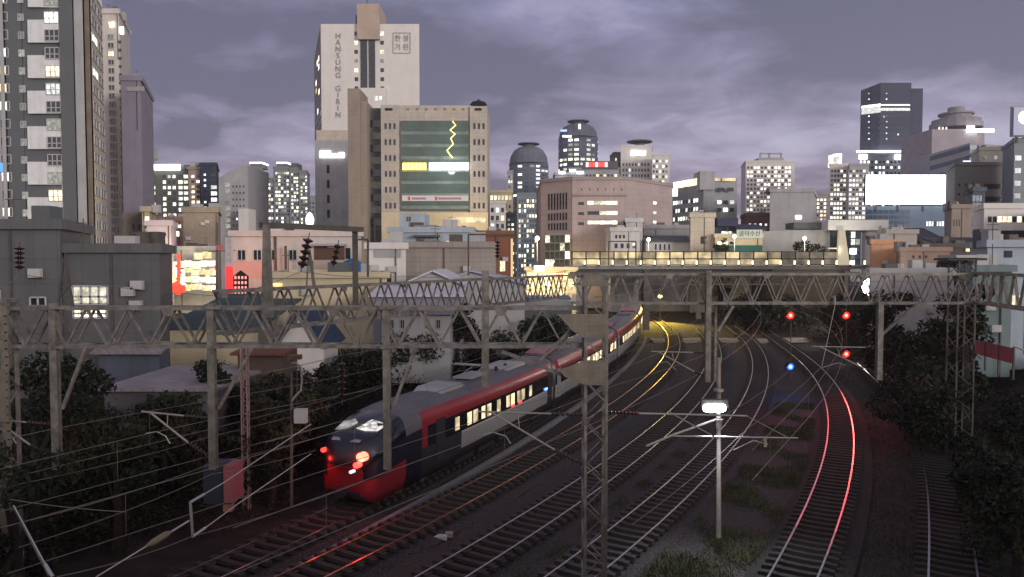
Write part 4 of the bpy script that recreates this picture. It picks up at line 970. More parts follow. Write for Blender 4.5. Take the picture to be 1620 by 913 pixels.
# shops glowing beside the bridge
Z = 118
lowb("shop_building", "low shop building with blazing yellow fronts left of the bridge end", 832, 912, 428, Z, 8, M_BEIGE, zb=0)
k = 0
for row in range(3):
    x = 834; k = 0
    while x < 902:
        wd = rs.uniform(6, 15); y0 = 432 + row * 15 + rs.uniform(-1, 1); hh = rs.uniform(6, 11); ci = rs.choice([1, 1, 3, 0]); zz = Z - .5 - row * .4
        a = P(x, y0 + hh, zz); c = P(x + wd, y0, zz)
        single("shop_sign", MB().box(a.x, c.x, zz, zz + .25, a.z, c.z), SHOP[ci], "%s glowing shop front, %s from the left in the %s row by the bridge end" % (cols_[ci], ORD[k], ORD[row]), "sign", "lit shop fronts by the bridge end"); x += wd + rs.uniform(1, 3); k += 1
single("shop_sign", MB().box(P(845, 0, 117).x, P(862, 0, 117).x, 116.8, 117, HZ(430, 117), HZ(420, 117)), SHOP[0], "square white lit sign box left of the pink building entrance", "sign")
single("shop_sign", MB().box(P(880, 0, 117).x, P(891, 0, 117).x, 116.4, 116.6, HZ(440, 117), HZ(434, 117)), SIGNR, "small red lit sign among the yellow shop fronts", "sign")
lamp("shop_glow", P(870, 450, 112), 3500, (1, .8, .35), 1.0)

# ---------------------------------------------------------------- the bridge over the line
Z = 142
DK = HZ(421, Z); t = thing("road_bridge", "concrete road bridge over the tracks carrying a glazed noise barrier", "bridge", (PX(1125, Z), Z + 6, 0))
xa, xb = PX(905, Z), PX(1420, Z)
MB().box(xa, xb, Z, Z + 14, DK - .6, DK).build("deck", CONC, t)
for k in range(5): MB().box(xa, PX(1330, Z), Z + .6 + k * 3, Z + 1.2 + k * 3, DK - 2.2, DK - .603).build("girder", mat("bridge_girder", (.075, .068, .06), .8, 0, .2, .5, streak=.5, joints=(2.0, 9, .05)), t)
for x in (1010, 1112, 1190): MB().tube([(PX(x, Z), Z + 3, -.4), (PX(x, Z), Z + 3, DK - 2.2)], .55, 12).build("pier", CONC, t)
MB().box(xa - 3, PX(925, Z), Z + .2, Z + 13, -1, DK - 2.21).build("abutment", CONC, t)
MB().prism([(PX(1222, Z), Z - .2), (PX(1345, Z), Z - .2), (PX(1345, Z), Z + 13), (PX(1222, Z), Z + 13)], -1, DK - .62).build("abutment", W_("ivy_brown_concrete", (.13, .10, .065), streak=.4), t)
pbox(t, "kerb", M_GREY, 905, 1400, 419.3, 421, Z - .15, .4)
t = thing("noise_barrier", "glazed noise barrier in dark frames along the bridge edge, panels glowing cream by themselves", "barrier", (PX(1090, Z), Z, DK))
zt = HZ(399, Z); zm = HZ(409.5, Z); n = 19; x0 = PX(905, Z); pw = (PX(1325, Z) - x0) / n
BARG = [emit("barrier_glow_cream", (1, .76, .38), .62, .5), emit("barrier_glow_dim", (.9, .7, .42), .18, .5)]  # panels emit to imitate light shining through the glass
for i in range(n):
    a = x0 + i * pw
    MB().box(a - .1, a + .1, Z - .05, Z + .15, DK, zt + .2).build("post", BLACK, t)
    for za, zb2 in ((DK + .35, zm - .1), (zm + .1, zt)):
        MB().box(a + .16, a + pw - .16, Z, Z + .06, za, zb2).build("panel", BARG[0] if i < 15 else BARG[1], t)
MB().box(x0, x0 + pw * n, Z - .07, Z + .12, zm - .09, zm + .09).build("rail", BLACK, t); MB().box(x0, x0 + pw * n, Z - .07, Z + .12, zt + .01, zt + .16).build("rail", BLACK, t)
BOL = emit("bollard_light", (1, .8, .45), 3.0)
for i in range(22):
    a = x0 + (i + .9) * pw; t = thing("bollard_lamp", "%s bollard lamp from the left at the foot of the bridge barrier" % ORD[i], "lamp", (a, Z - .28, DK + .02), "bollard lamps along the bridge")
    MB().box(a - .14, a + .14, Z - .4, Z - .12, DK + .02, DK + .3).build("base", BLACK, t); MB().box(a - .12, a + .12, Z - .38, Z - .14, DK + .3, DK + 1.05).build("lens", BOL, t)
for x, y0, y1, Zs, lab in ((850, 377, 436, 125, "street lamp on a pale pole in front of the glass entrance of the pink building"), (1026, 379, 420, 150, "street lamp with white head behind the left part of the bridge barrier"),
                      (1162, 374, 420, 148, "street lamp below the lettered fish shop sign on the bridge"), (1273, 377, 420, 146, "street lamp right of the bridge barrier end beside the dark tree"), (807, 431, 446, 110, "short white lamp at the foot of the brick house")):
    t = thing("street_lamp", lab, "street lamp", P(x, y1, Zs))
    MB().tube([P(x, y1, Zs), P(x, y0 + 1, Zs)], [.12, .07], 6).build("post", mat("lamp_post_paint", (.5, .48, .4), .5), t)
    MB().lathe(P(x, y0, Zs), [(.12, -.35), (.32, -.15), (.32, .15), (.1, .35)], 10).build("lamp_head", emit("street_lamp_glow", (1, .93, .75), 14.0), t)
    lamp("street_lamp_light", P(x, y0 + 3, Zs - 1.5), 600, (1, .88, .62), .3, t)
# behind the bridge
Z = 165
M_PALE = W_("pale_render", (.44, .42, .42), streak=.2)
lowb("corner_shop", "pale small building with dark windows in front of the pink building's wall", 966, 1012, 366, 158, 8, M_PALE, [(972, 990, 371, 378, 3, 1, dict(wf=.6, hf=.8, lit=0)), (970, 1008, 383, 395, 4, 1, dict(wf=.5, hf=.6, lit=.3, lits=(1,)))])
lowb("corner_shop", "tall narrow white house with roof vents beside the pink building", 990, 1016, 352, 162, 6, M_PALE, [(995, 1012, 372, 380, 2, 1, dict(wf=.5, hf=.8, lit=0))])
slope("pavilion", "pale pavilion with narrow windows under a dark slanting roof", 1022, 1098, 383, 374, 160, 8, M_PALE, M_GREYD, grids=[(1034, 1062, 386, 396, 4, 1, dict(wf=.35, hf=.9, lit=0))], zb=0)
t, *_r = lowb("grey_house", "grey flat-topped hall behind the pavilion", 1018, 1098, 362, 175, 8, M_GREY)
t, *_r = lowb("tan_block", "beige stair tower with a dark door left of the fish shop sign", 1092, 1130, 344, 156, 7, M_BEIGE, [(1108, 1118, 374, 386, 1, 1, dict(wf=.9, hf=.95, lit=0))])
t, *_r = lowb("fish_shop", "fish shop with Korean lettering on its roof sign and a green wall band", 1131, 1206, 376, 154, 8, M_CREAM, [(1133, 1163, 370 + 11, 388, 3, 1, dict(wf=.7, hf=.6, lit=.4, lits=(2,)))])
pbox(t, "green_band", W_("green_band", (.03, .12, .10)), 1131, 1206, 388, 398, 153.8, .18)
pbox(t, "sign_board", emit("sign_board_pale", (.9, .92, .75), .55), 1166, 1206, 363.5, 377, 153.5, .3)
text("골덕수산", 1.22, P(1186, 370, 153.3), BLACK, t, depth=.05)
pbox(t, "lit_window", LITS[2], 1142, 1157, 366, 376, 155, .3); pbox(t, "dark_roof", M_NAVY, 1135, 1168, 345, 358, 160, 5)
slope("shed", "dark-roofed store behind the Korean lettered fish shop", 1165, 1212, 362, 356, 163, 6, M_GREYD, M_NAVY, zb=0)
t = thing("station_hall", "grey modern hall with a pale canopy and slanted cream pylon right of the bridge", "building", (PX(1300, 160), 164, 0))
MB().plate([P(1206, 430, 160), P(1312, 430, 160), P(1312, 363, 160), P(1206, 366, 160)], 9, (0, 1, 0)).build("wall", M_GREY, t)
pbox(t, "dark_band", M_GREYD, 1256, 1311, 352, 362, 160.4, 5); pbox(t, "canopy", W_("canopy_white", (.5, .5, .5)), 1310, 1406, 348, 364, 157, 9)
MB().plate([P(1325, 424, 156), P(1345, 424, 156), P(1337, 364.3, 156), P(1328, 364.3, 156)], .8, (0, 1, 0)).build("slanted_pylon", emit("pylon_glow", (1, .82, .55), .45), t)  # pylon emits in place of light falling on the white column
pbox(t, "glass_wall", GLASS_D, 1314, 1362, 365, 425, 160, .4)
pgrid(t, 159.9, 1346, 1361, 366, 422, 2, 5, wf=.85, hf=.85, lit=.5, lits=(3, 0), glass=GLASS_B, name="glass_panel")
pbox(t, "window", SIGNW, 1345, 1355, 393, 402, 159.7, .1)
for i in range(4): pbox(t, "stair_flight", emit("stair_glow", (1, .85, .5), .8), 1312, 1324, 392 + i * 8, 394 + i * 8, 155, .5)  # steps emit in place of the lighting on the stairs
t, *_r = lowb("white_building", "low white wing with four bluish square windows under the canopy end", 1364, 1440, 366, 166, 7, W_("whitewing", (.5, .5, .55)), [(1368, 1404, 372, 380, 4, 1, dict(wf=.6, hf=.8, lit=0, glass=GLASS_B))])
lamp("hall_light", P(1350, 395, 152), 1500, (1, .9, .65), .4)
t, *_r = lowb("brick_house", "orange box-shaped brick house right of the slanted pylon", 1378, 1424, 386, 120, 8, W_("orange_brick", (.42, .22, .13), streak=.2), zb=0)
lowb("brick_house", "lower brown house with terrace in front of the dark-roofed houses", 1424, 1503, 398, 112, 8, W_("brown_render", (.22, .15, .12), streak=.2), [(1440, 1470, 403, 410, 3, 1, dict(wf=.3, hf=.6, lit=0))], zb=0)
lowb("house", "cream house left of the dark-roofed house", 1402, 1450, 370, 135, 8, W_("creamhouse", (.36, .32, .29)), zb=0)
slope("house", "house with a wide dark hipped roof below the stepped building", 1444, 1500, 384, 362, 140, 9, M_PALE, W_("slate_dark", (.05, .045, .055)), zb=0)
slope("house", "long low house with a black roof right of the hipped-roof house", 1480, 1560, 386, 377, 134, 5, M_PALE, BLACK, zb=0)
t, *_r = lowb("shop_building", "dark shop hut with a bright white sign box and a lit yellow slit", 1462, 1545, 392, 118, 5, W_("hutdark", (.08, .07, .07)), zb=0)
pbox(t, "lit_sign", SIGNW, 1459, 1470, 394, 407, 117.6, .3); pbox(t, "lit_slit", SHOP[1], 1529, 1534, 391, 398, 117.6, .2)
pbox(t, "green_roof", W_("green_roof", (.03, .16, .10)), 1505, 1570, 385, 391.8, 118.5, 3)
Z = 62
t, *_r = lowb("grey_house", "blue-grey house with one dark window at the right edge", 1562, 1680, 391, Z, 9, M_BLUEG, [(1588, 1602, 396, 408, 1, 1, dict(wf=.9, hf=.9, lit=0)), (1600, 1615, 465, 490, 2, 1, dict(wf=.5, hf=.8, lit=1, lits=(1,)))], zb=2)
lowb("grey_house", "tall teal-grey blank wall standing behind the right-hand trees", 1540, 1602, 430, 58, 6, M_TEAL, zb=2)
lowb("white_block", "pale blank wall building glimpsed behind the right-hand trees under the truss", 1378, 1510, 432, 84, 6, M_PALE, zb=1)
t = thing("floodlight", "fierce white floodlight glaring beneath the far truss at right", "floodlight", P(1377, 470, 108))
MB().tube([P(1377, 476, 108), P(1377, 456, 108)], .1, 6).build("post", STEEL_D, t); MB().lathe(P(1377, 454, 107.8), [(.1, .3), (1.15, .15), (1.25, -.1), (.1, -.2)], 14, axis='y').build("lamp_head", emit("flood", (1, .97, .9), 20), t)
lamp("flood_light", P(1377, 455, 105), 4000, (1, .95, .85), .5, t)
# facade whose glowing panels stand in for street lights beyond the bridge
Z = 172
t, *_r = lowb("shop_building", "facade with warm panels standing in for street lights under the bridge", 1020, 1120, 444, Z, 6, M_CREAM, zb=0)
for x0, x1, y0, y1, c_ in ((1036, 1052, 448, 470, 0), (1055, 1076, 450, 463, 3), (1079, 1090, 452, 466, 1), (1060, 1074, 466, 474, 1), (1094, 1110, 456, 466, 3)): pbox(t, "lit_front", SHOP[c_], x0, x1, y0, y1, Z - .3, .2)
t = thing("street_lamp", "yellow lamp under the bridge flooding the far rails", "street lamp", P(1044, 492, 136))
MB().tube([P(1044, 505, 136), P(1044, 470, 136)], [.12, .08], 6).build("post", STEEL_D, t); MB().lathe(P(1044, 469, 136), [(.1, -.3), (.4, -.1), (.4, .1), (.1, .3)], 10).build("lamp_head", emit("sodium", (1, .72, .2), 10), t)
lamp("yellow_lamp", P(1044, 472, 134), 16000, (1, .72, .10), .4, t, kind="SPOT", spot_size=R(130), spot_blend=.7).rotation_euler = (R(-35), 0, 0)
# pale tan strip of ground across the yard
b = MB(); A = []
for x in np.arange(tx('A', 104) + 3, tx('R', 108) + 5, 1.0):
    z = .01 + .02 * math.sin(x * 1.7); y = 104 + .6 * math.sin(x * .5); A.append((x, y, z))
for x, y, z in A: b.v += [(x, y - 2.4, -.26), (x, y - 1, z), (x, y + 1.5, z), (x, y + 2.4, -.26)]
for i in range(len(A) - 1):
    for k in range(3): b.f.append((i * 4 + k, (i + 1) * 4 + k, (i + 1) * 4 + k + 1, i * 4 + k + 1)); b.mi.append(0)
tag(b.build("dirt_strip", TAN_DIRT, smooth=True), kind='structure')
# ---------------------------------------------------------------- the train
class Path:
    def __init__(s, key, y0):
        s.p = []; y = y0; d = 0; last = None
        while d < 130:
            q = tpos(key, y)
            if last is not None: d += (q - last).length
            s.p.append((d, q)); last = q; y += .25
        s.d = [a for a, _ in s.p]
    def at(s, t):
        i = int(np.searchsorted(s.d, max(0, t))); i = min(max(i, 1), len(s.p) - 1)
        a, pa = s.p[i - 1]; b, pb = s.p[i]; f = (max(0, t) - a) / (b - a); return pa.lerp(pb, f), (pb - pa).normalized()
TP = Path('A', 32.2)
def tw(t, u, v):
    """point on the train: distance t behind the nose, u to the right, v above the rail"""
    q, d = TP.at(t); r = Vector((d.y, -d.x, 0)); return q + r * (u * 1.1) + Vector((0, 0, v * 1.1 + .15))
M_TGREY = mat("train_grey_paint", (.33, .32, .31), .35, .2, .05, .5, spec=.5)
M_TDARK = mat("train_dark_grey_paint", (.045, .04, .048), .3, .3, .1, .5, spec=.6)
M_TROOF = mat("train_roof_grey", (.12, .11, .12), .5, .2, .15, .8)
M_TRED = mat("train_red_paint", (.27, .022, .03), .28, .2, .06, .5, spec=.7)
M_TLINE = mat("train_pale_line", (.5, .45, .40), .4, .1, .05, 1)
M_TGLASS = mat("train_black_glass", (.01, .01, .016), .08, 0, .1, 1, spec=.9)
M_TNAVY = mat("train_nose_black", (.008, .008, .018), .4, .1, .1, 1, spec=.7)
TM = [M_TDARK, M_TGREY, M_TLINE, M_TGLASS, M_TRED, M_TROOF, M_TNAVY]
prof = [(1.30, .35), (1.46, .95), (1.5, 1.72), (1.5, 1.80), (1.5, 2.72), (1.46, 3.05), (1.32, 3.42), (1.05, 3.62), (.55, 3.72), (0, 3.75)]
band = [0, 1, 2, 3, 4, 4, 5, 5, 5]
noseS = [(0, .60, 1.9, .75), (.12, .74, 2.3, .55), (.35, .84, 2.62, .40), (.7, .91, 2.85, .30), (1.1, .95, 3.0, .28), (1.6, .975, 3.2, .3), (2.2, .99, 3.42, .33), (3.0, 1, 3.6, .35), (3.9, 1, 3.7, .35), (4.4, 1, 3.73, .35), (4.9, 1, 3.75, .35), (5.4, 1, 3.75, .35)]
def ring(t, front=True):
    if t < 5.0 and front:
        ss = [a[0] for a in noseS]; wf = np.interp(t, ss, [a[1] for a in noseS]); zt = np.interp(t, ss, [a[2] for a in noseS]); zb = np.interp(t, ss, [a[3] for a in noseS])
    else: wf, zt, zb = 1, 3.75, .35
    pts = []
    bow = (1 - wf) * 1.6
    for u, v in prof:
        vv = zb + (v - .35) / 3.4 * (zt - zb); pts.append((u * wf, vv))
    return pts, bow
train = thing("passenger_train", "red and grey express train with lit windows and glowing red tail lamps", "train", tw(0, 0, -.15))
carL = 23.2
for ci in range(4):
    s0 = ci * (carL + .55); s1 = s0 + carL; b = MB()
    if ci == 0: ts = [a[0] for a in noseS] + list(np.arange(6, s1, 1.2)) + [s1]
    else: ts = [s0] + list(np.arange(s0 + 1, s1, 1.5)) + [s1]
    n = len(prof); m2 = 2 * n - 1
    for t_ in ts:
        pts, bow = ring(t_, ci == 0)
        full = [(u, v) for u, v in pts] + [(-u, v) for u, v in pts[-2::-1]]
        for u, v in full: b.v.append(tuple(tw(t_ + (bow * (abs(u) / 1.0) ** 2 * 1.1 if ci == 0 and t_ < 1.5 else 0), u, v)))
    for i in range(len(ts) - 1):
        tm = (ts[i] + ts[i + 1]) / 2
        for k in range(m2 - 1):
            kk = k if k < n - 1 else m2 - 2 - k
            mi = band[kk]
            if ci == 0:
                if tm < 5.6:
                    if kk >= 6 and 1.2 < tm < 3.0: mi = 3
                    elif kk >= 5 and tm < 1.3: mi = 6
                    elif kk <= 1 and tm < 3.2: mi = 4
                    elif kk <= 3 and tm < .9: mi = 4 if kk < 2 else 6
                    elif kk <= 3: mi = 6 if tm < 4.4 else 4 if (kk == 3 and tm < 4.9) else 3 if kk == 3 else 0
                    elif kk in (4, 5): mi = 3 if tm < 3.2 else 5 if tm < 4.4 else 4
                elif tm < 9 and kk in (1, 2): mi = 0 if tm < 8 + (kk == 1) else mi
            b.f.append((i * m2 + k, i * m2 + k + 1, (i + 1) * m2 + k + 1, (i + 1) * m2 + k)); b.mi.append(mi)
    b.f.append(tuple(range(m2))[::-1]); b.mi.append(0 if ci else 4)
    e = (len(ts) - 1) * m2; b.f.append(tuple(e + k for k in range(m2))); b.mi.append(0)
    for i in range(len(ts) - 1): b.f.append((i * m2 + m2 - 1, i * m2, (i + 1) * m2, (i + 1) * m2 + m2 - 1)); b.mi.append(0)
    body = b.build("car_body", TM, train, smooth=False)
    me = body.data; me.polygons.foreach_set("use_smooth", [True] * len(me.polygons)); 
    # windows
    t_ = s0 + (7.2 if ci == 0 else 1.8); k = 0
    litp = emit("train_window_light", (1, .80, .46), 1.5, 1.2)
    while t_ < s1 - 2.0:
        door = (ci == 0 and k == 7) or (ci > 0 and k in (0, 9))
        q = MB(); a0, a1 = t_, t_ + 1.45
        q.plate([tw(a0, 1.5, 1.92), tw(a1, 1.5, 1.92), tw(a1, 1.5, 2.62), tw(a0, 1.5, 2.62)], .02, (TP.at(t_)[1].y, -TP.at(t_)[1].x, 0))
        wn = q.build("window", M_TGLASS, train)
        if not door:
            for f0, f1 in ((.05, .40), (.54, .92)) if (k % 3 or ci) else ((.3, .62),):
                q = MB(); nn = (TP.at(t_)[1].y, -TP.at(t_)[1].x, 0)
                q.plate([tw(a0 + 1.45 * f0, 1.523, 1.95), tw(a0 + 1.45 * f1, 1.523, 1.95), tw(a0 + 1.45 * f1, 1.523, 2.58), tw(a0 + 1.45 * f0, 1.523, 2.58)], .01, nn)
                q.build("lit_blind_gap", litp, wn)
        k += 1; t_ += 1.75
    for dt in (s0 + (5.7 if ci == 0 else .35), s1 - 1.3):
        nn = (TP.at(dt)[1].y, -TP.at(dt)[1].x, 0); q = MB()
        q.plate([tw(dt, 1.5, .95), tw(dt + .9, 1.5, .95), tw(dt + .9, 1.49, 2.85), tw(dt, 1.49, 2.85)], .025, nn); q.build("door", M_TGREY if ci else M_TDARK, train)
    # underframe, bogies, roof gear
    for bt in (s0 + (4.6 if ci == 0 else 3.2), s1 - 3.2):
        q = MB()
        for dd in (-1.1, 1.1):
            for u in (-.75, .75):
                c, d = TP.at(bt + dd); 
                ctr = tw(bt + dd, u, .43 - .15 + .02); r = Vector((d.y, -d.x, 0)); ring_ = []
                base = len(q.v)
                for off in (-.06, .06):
                    for j in range(14):
                        an = 2 * PI * j / 14; q.v.append(tuple(ctr + r * off + d * (.43 * math.cos(an)) + Vector((0, 0, .43 * math.sin(an)))))
                for j in range(14): q.f.append((base + j, base + (j + 1) % 14, base + 14 + (j + 1) % 14, base + 14 + j)); q.mi.append(0)
                q.f.append(tuple(base + j for j in range(14))); q.f.append(tuple(base + 14 + j for j in range(14))[::-1]); q.mi += [0, 0]
        for u in (-1.05, 1.05): q.bar(tw(bt - 1.6, u, .5), tw(bt + 1.6, u, .5), .14, .3)
        q.build("bogie", STEEL_D, train)
    q = MB()
    tt = s0 + 8
    while tt < s1 - 7: q.bar(tw(tt, 1.1, .45), tw(tt + 2.2, 1.1, .45), .5, .55); tt += 2.8
    q.build("underfloor_box", M_TDARK, train)
    for ta, tb in ((s0 + (7.5 if ci == 0 else 3), s0 + (10.5 if ci == 0 else 6.5)), (s1 - 7, s1 - 3.5)):
        q = MB(); 
        v = []
        for tq, hh, ww in ((ta, .02, .8), (ta + .5, .3, .75), (tb - .5, .3, .75), (tb, .02, .8)):
            for u in (-ww, ww): v.append(tw(tq, u, 3.6 + hh))
        q.add(v + [tw(tb, .8, 3.55), tw(tb, -.8, 3.55), tw(ta, .8, 3.55), tw(ta, -.8, 3.55)], [(0, 1, 3, 2), (2, 3, 5, 4), (4, 5, 7, 6), (1, 10, 8, 7, 5, 3), (0, 2, 4, 6, 9, 11)])
        q.build("roof_unit", M_TGREY if ci == 0 else M_TROOF, train)
    if ci in (1, 2, 3):
        q = MB(); q.bar(tw(s0 + .5, 0, 3.75), tw(s0 + 2.4, 0, 3.95), 1.9, .1); q.build("roof_fairing", M_TRED, train)
    if ci:
        q = MB(); q.bar(tw(s0 - .6, 0, 1.9), tw(s0 + .05, 0, 1.9), 2.6, 2.9); q.build("gangway", BLACK, train)
# folded pantograph on the first car
q = MB()
for u in (-.45, .45): q.tube([tw(12, u, 3.8), tw(13.8, u * .6, 4.25), tw(12.1, u, 4.5)], .035, 5)
q.tube([tw(12.1, -.8, 4.5), tw(12.1, .8, 4.5)], .04, 5); q.tube([tw(12.45, -.8, 4.5), tw(12.45, .8, 4.5)], .04, 5); q.bar(tw(11.6, 0, 3.86), tw(14, 0, 3.86), 1.2, .1)
q.build("pantograph", M_TGREY, train)
for tt in (15.5, 17.0): MB().lathe(tw(tt, .4, 3.75), [(.09, 0), (.14, .05), (.09, .1), (.14, .15), (.09, .2), (.1, .3)], 8).build("roof_insulator", PORC, train)
# cab front: lit cab behind the windscreen, lamps
cabm = emit("cab_light", (1, .97, .9), 1.0, 3.5)
def fr(t, u, dz=.03):
    pts, bow = ring(t); us = [p[0] for p in pts][::-1]; vs = [p[1] for p in pts][::-1]
    return tw(t, u, float(np.interp(abs(u), us, vs)) + dz)
for poly in ([(1.3, -1.05), (1.3, -.35), (1.75, -.15), (2.05, -.5), (1.95, -1.0)], [(1.35, .0), (1.3, .55), (1.5, 1.0), (2.15, 1.12), (2.1, .35)]):
    MB().plate([fr(t_, u) for t_, u in poly], .012, (0, -.3, 1)).build("lit_cab_pane", cabm, train)
q = MB().tube([fr(1.2, -.1, .05), fr(1.9, .25, .06)], .02, 4); q.build("wiper", BLACK, train)
def front_disc(name, u, v, r, m, t_):
    q = MB(); c = tw(t_, u, v); d = TP.at(0)[1]; r_ = Vector((d.y, -d.x, 0)); vs = [c + r_ * (r * math.cos(a)) + Vector((0, 0, r * .8 * math.sin(a))) for a in [2 * PI * i / 14 for i in range(14)]]
    q.plate(vs, .25, d); return q.build(name, m, train)
tl = emit("tail_lamp_red", (1, .04, .03), 5.0)
front_disc("tail_lamp", 1.12, 2.32, .25, emit("tail_lamp_hot", (1, .10, .055), 7), .1); front_disc("tail_lamp", .95, 2.0, .16, tl, .0); front_disc("tail_lamp", -1.02, 2.3, .13, emit("tail_lamp_dim", (1, .05, .04), 2.5), .42)
front_disc("marker_lamp", .68, 1.7, .09, emit("marker_white", (.9, .95, 1), 1.2), -.05)
lamp("tail_light", tw(-.45, 1.1, 2.2), 95, (1, .04, .03), .1, train); lamp("tail_light", tw(-.5, -1.15, 2.0), 40, (1, .04, .03), .1, train)
q = MB().plate([fr(.6, -.7, .02), fr(.6, .7, .02), fr(.75, .7, .02), fr(.75, -.7, .02)], .01, (0, -.5, 1)); q.build("destination_strip", M_TGREY, train)
MB().bar(tw(-.25, 0, .75), tw(.5, 0, .75), .35, .35).build("coupler_cover", M_TDARK, train)
for tt, m_ in ((21.2, emit("side_glint_blue", (.1, .3, 1), 6)), (15.0, emit("side_glint_red", (1, .05, .04), 3)), (16.2, emit("side_glint_red", (1, .05, .04), 3))):
    nn = Vector((TP.at(tt)[1].y, -TP.at(tt)[1].x, 0)); q = MB().plate([tw(tt, 1.53, 1.85), tw(tt + .5, 1.53, 1.85), tw(tt + .5, 1.53, 1.97), tw(tt, 1.53, 1.97)], .03, nn); q.build("side_signal_glint", m_, train)  # glowing strips imitate signal lights reflected in the train's side

# ---------------------------------------------------------------- lattice trusses (overhead line gantries)
def bars(name, parent, m, segs, w, h=None):
    q = MB()
    for a, b_ in segs: q.bar(a, b_, w, h)
    return q.build(name, m, parent)
def truss(label, A, B, zt, hgt, wid, pitch, cs=.11, ds=.07, group=None, m=STEEL, vert=True):
    A = Vector((A[0], A[1], 0)); B = Vector((B[0], B[1], 0)); d = (B - A); Ln = d.length; d.normalize(); wid = wid * .62; nr = Vector((-d.y, d.x, 0))
    if nr.y < 0: nr = -nr
    t = thing("lattice_gantry", label, "gantry", A + Vector((0, 0, zt - hgt)), group)
    for k, off in enumerate((0, wid)):
        for z in (zt, zt - hgt): bars("chord", t, m, [(A + nr * off + Vector((0, 0, z)), B + nr * off + Vector((0, 0, z)))], cs)
    n = max(2, int(round(Ln / pitch))); pw = Ln / n
    for off in (0, wid):
        for i in range(n):
            a = A + d * (i * pw) + nr * off; mid = a + d * pw / 2; e = a + d * pw
            yo = nr * (.04 if off == 0 else -.04)
            bars("diagonal", t, m, [(a + yo + Vector((0, 0, zt)), mid + yo + Vector((0, 0, zt - hgt)))], ds, ds * .7)
            bars("diagonal", t, m, [(mid + yo + Vector((0, 0, zt - hgt)), e + yo + Vector((0, 0, zt)))], ds, ds * .7)
    # flat lacing between the two faces, top and bottom
    for z in (zt - .02, zt - hgt + .02):
        seg = []
        for i in range(n):
            a = A + d * (i * pw) + Vector((0, 0, z)); e = a + d * pw
            seg += [(a, e + nr * wid) if i % 2 else (a + nr * wid, e)]
            seg += [(a, a + nr * wid)]
        bars("cross_lacing", t, m, seg, ds * .8, ds * .5)
    # gusset plates at the nodes
    q = MB()
    for i in range(0, n + 1, 4):
        a = A + d * (i * pw) - nr * .07
        q.plate([a + d * x + Vector((0, 0, zt + z)) for x, z in ((-.22, .05), (.22, .05), (.12, -.22), (-.12, -.22))], .015, nr)
    q.build("gusset_plate", m, t)
    return t
def hpost(par, x, Z, y0, y1, wid=.21, name="drop_post", m=STEEL):
    a = P(x, y1, Z); c = P(x, y0, Z); h = wid / 2; q = MB()
    q.box(a.x - h, a.x + h, Z - h, Z - h + .03, a.z, c.z); q.box(a.x - h, a.x + h, Z + h - .03, Z + h, a.z, c.z); q.box(a.x - .012, a.x + .012, Z - h + .03, Z + h - .03, a.z, c.z)
    q.box(a.x - h, a.x - h + .02, Z - h + .031, Z - .03, a.z, c.z) 
    return q.build(name, m, par)
def insul(par, a, b_, r=.11, n=6, name="insulator", m=PORC):
    a = Vector(a); b_ = Vector(b_); q = MB(); d = b_ - a; pts = []; rs = []
    k = n * 4
    for i in range(k + 1):
        pts.append(a + d * (i / k)); rs.append(r if i % 4 == 1 else r * .8 if i % 4 == 2 else r * .3)
    q.tube(pts, rs, 10); return q.build(name, m, par)

Z1 = 22.0
zt1, h1 = HZ(488, Z1), HZ(488, Z1) - HZ(548, Z1)
g1 = truss("nearest left lattice gantry crossing from the left edge to the central mast", (PX(2, Z1), Z1), (PX(924, Z1), Z1), zt1, h1, .95, 1.22, .105, .08)
for x in (91, 338, 613):
    hpost(g1, x, Z1, 480, 742)
    bars("knee_brace", g1, STEEL, [(P(x + 8, 647, Z1), P(x + (62 if x == 338 else 45), 549, Z1))], .09)
    bars("post_clamp", g1, STEEL, [(P(x - 12, 549, Z1 - .1), P(x + 12, 549, Z1 - .1))], .16, .09); bars("post_clamp", g1, STEEL, [(P(x - 12, 487, Z1 - .1), P(x + 12, 487, Z1 - .1))], .16, .09)
# knuckle where the bottom chord sweeps into the mast gusset
bars("end_strut", g1, STEEL, [(P(794, 556, Z1), P(888, 592, Z1 - .05))], .10); bars("end_strut", g1, STEEL, [(P(852, 572, Z1), P(905, 520, Z1))], .09)
# cantilevers: tube, stay, steady arm and contact clip under each drop post
def cantilever(par, post, tip, low, Z, Zt, arm=None, ins=.8):
    """post=(x,y) attach, tip=(x,y) free end of the top tube, low=(x,y) lower attach"""
    a = P(*post, Z); e = P(*tip, Zt); l = P(*low, Z); q = MB()
    d = (e - a); i1 = a + d.normalized() * ins
    q.tube([i1, e], .028, 7)
    d2 = (e - l); i2 = l + d2.normalized() * ins
    k = e.lerp(a, .12); q.tube([i2, k], .032, 7); q.tube([i2.lerp(k, .55), i2.lerp(k, .55) + Vector((0, 0, .01)), a.lerp(e, .62)], .016, 5)
    c = q.build("cantilever", STEEL_L, par)
    insul(c, a, i1, .07, 7, m=PORC); insul(c, l, i2, .07, 7, m=PORC)
    if arm:
        pts = [P(x, y, Z + (Zt - Z) * .8) for x, y in arm]; MB().tube(pts, .02, 5).build("steady_arm", STEEL_L, c)
    return c
cantilever(g1, (333, 662), (224, 651), (333, 724), Z1, Z1, [(231, 686), (248, 683), (262, 690), (269, 702)])
cantilever(g1, (84, 672), (-22, 662), (84, 726), Z1, Z1, [(8, 690), (20, 692), (26, 702)])
cantilever(g1, (922, 656), (756, 651), (922, 734), Z1, Z1, [(765, 688), (780, 684), (800, 690), (808, 702)], ins=.95)

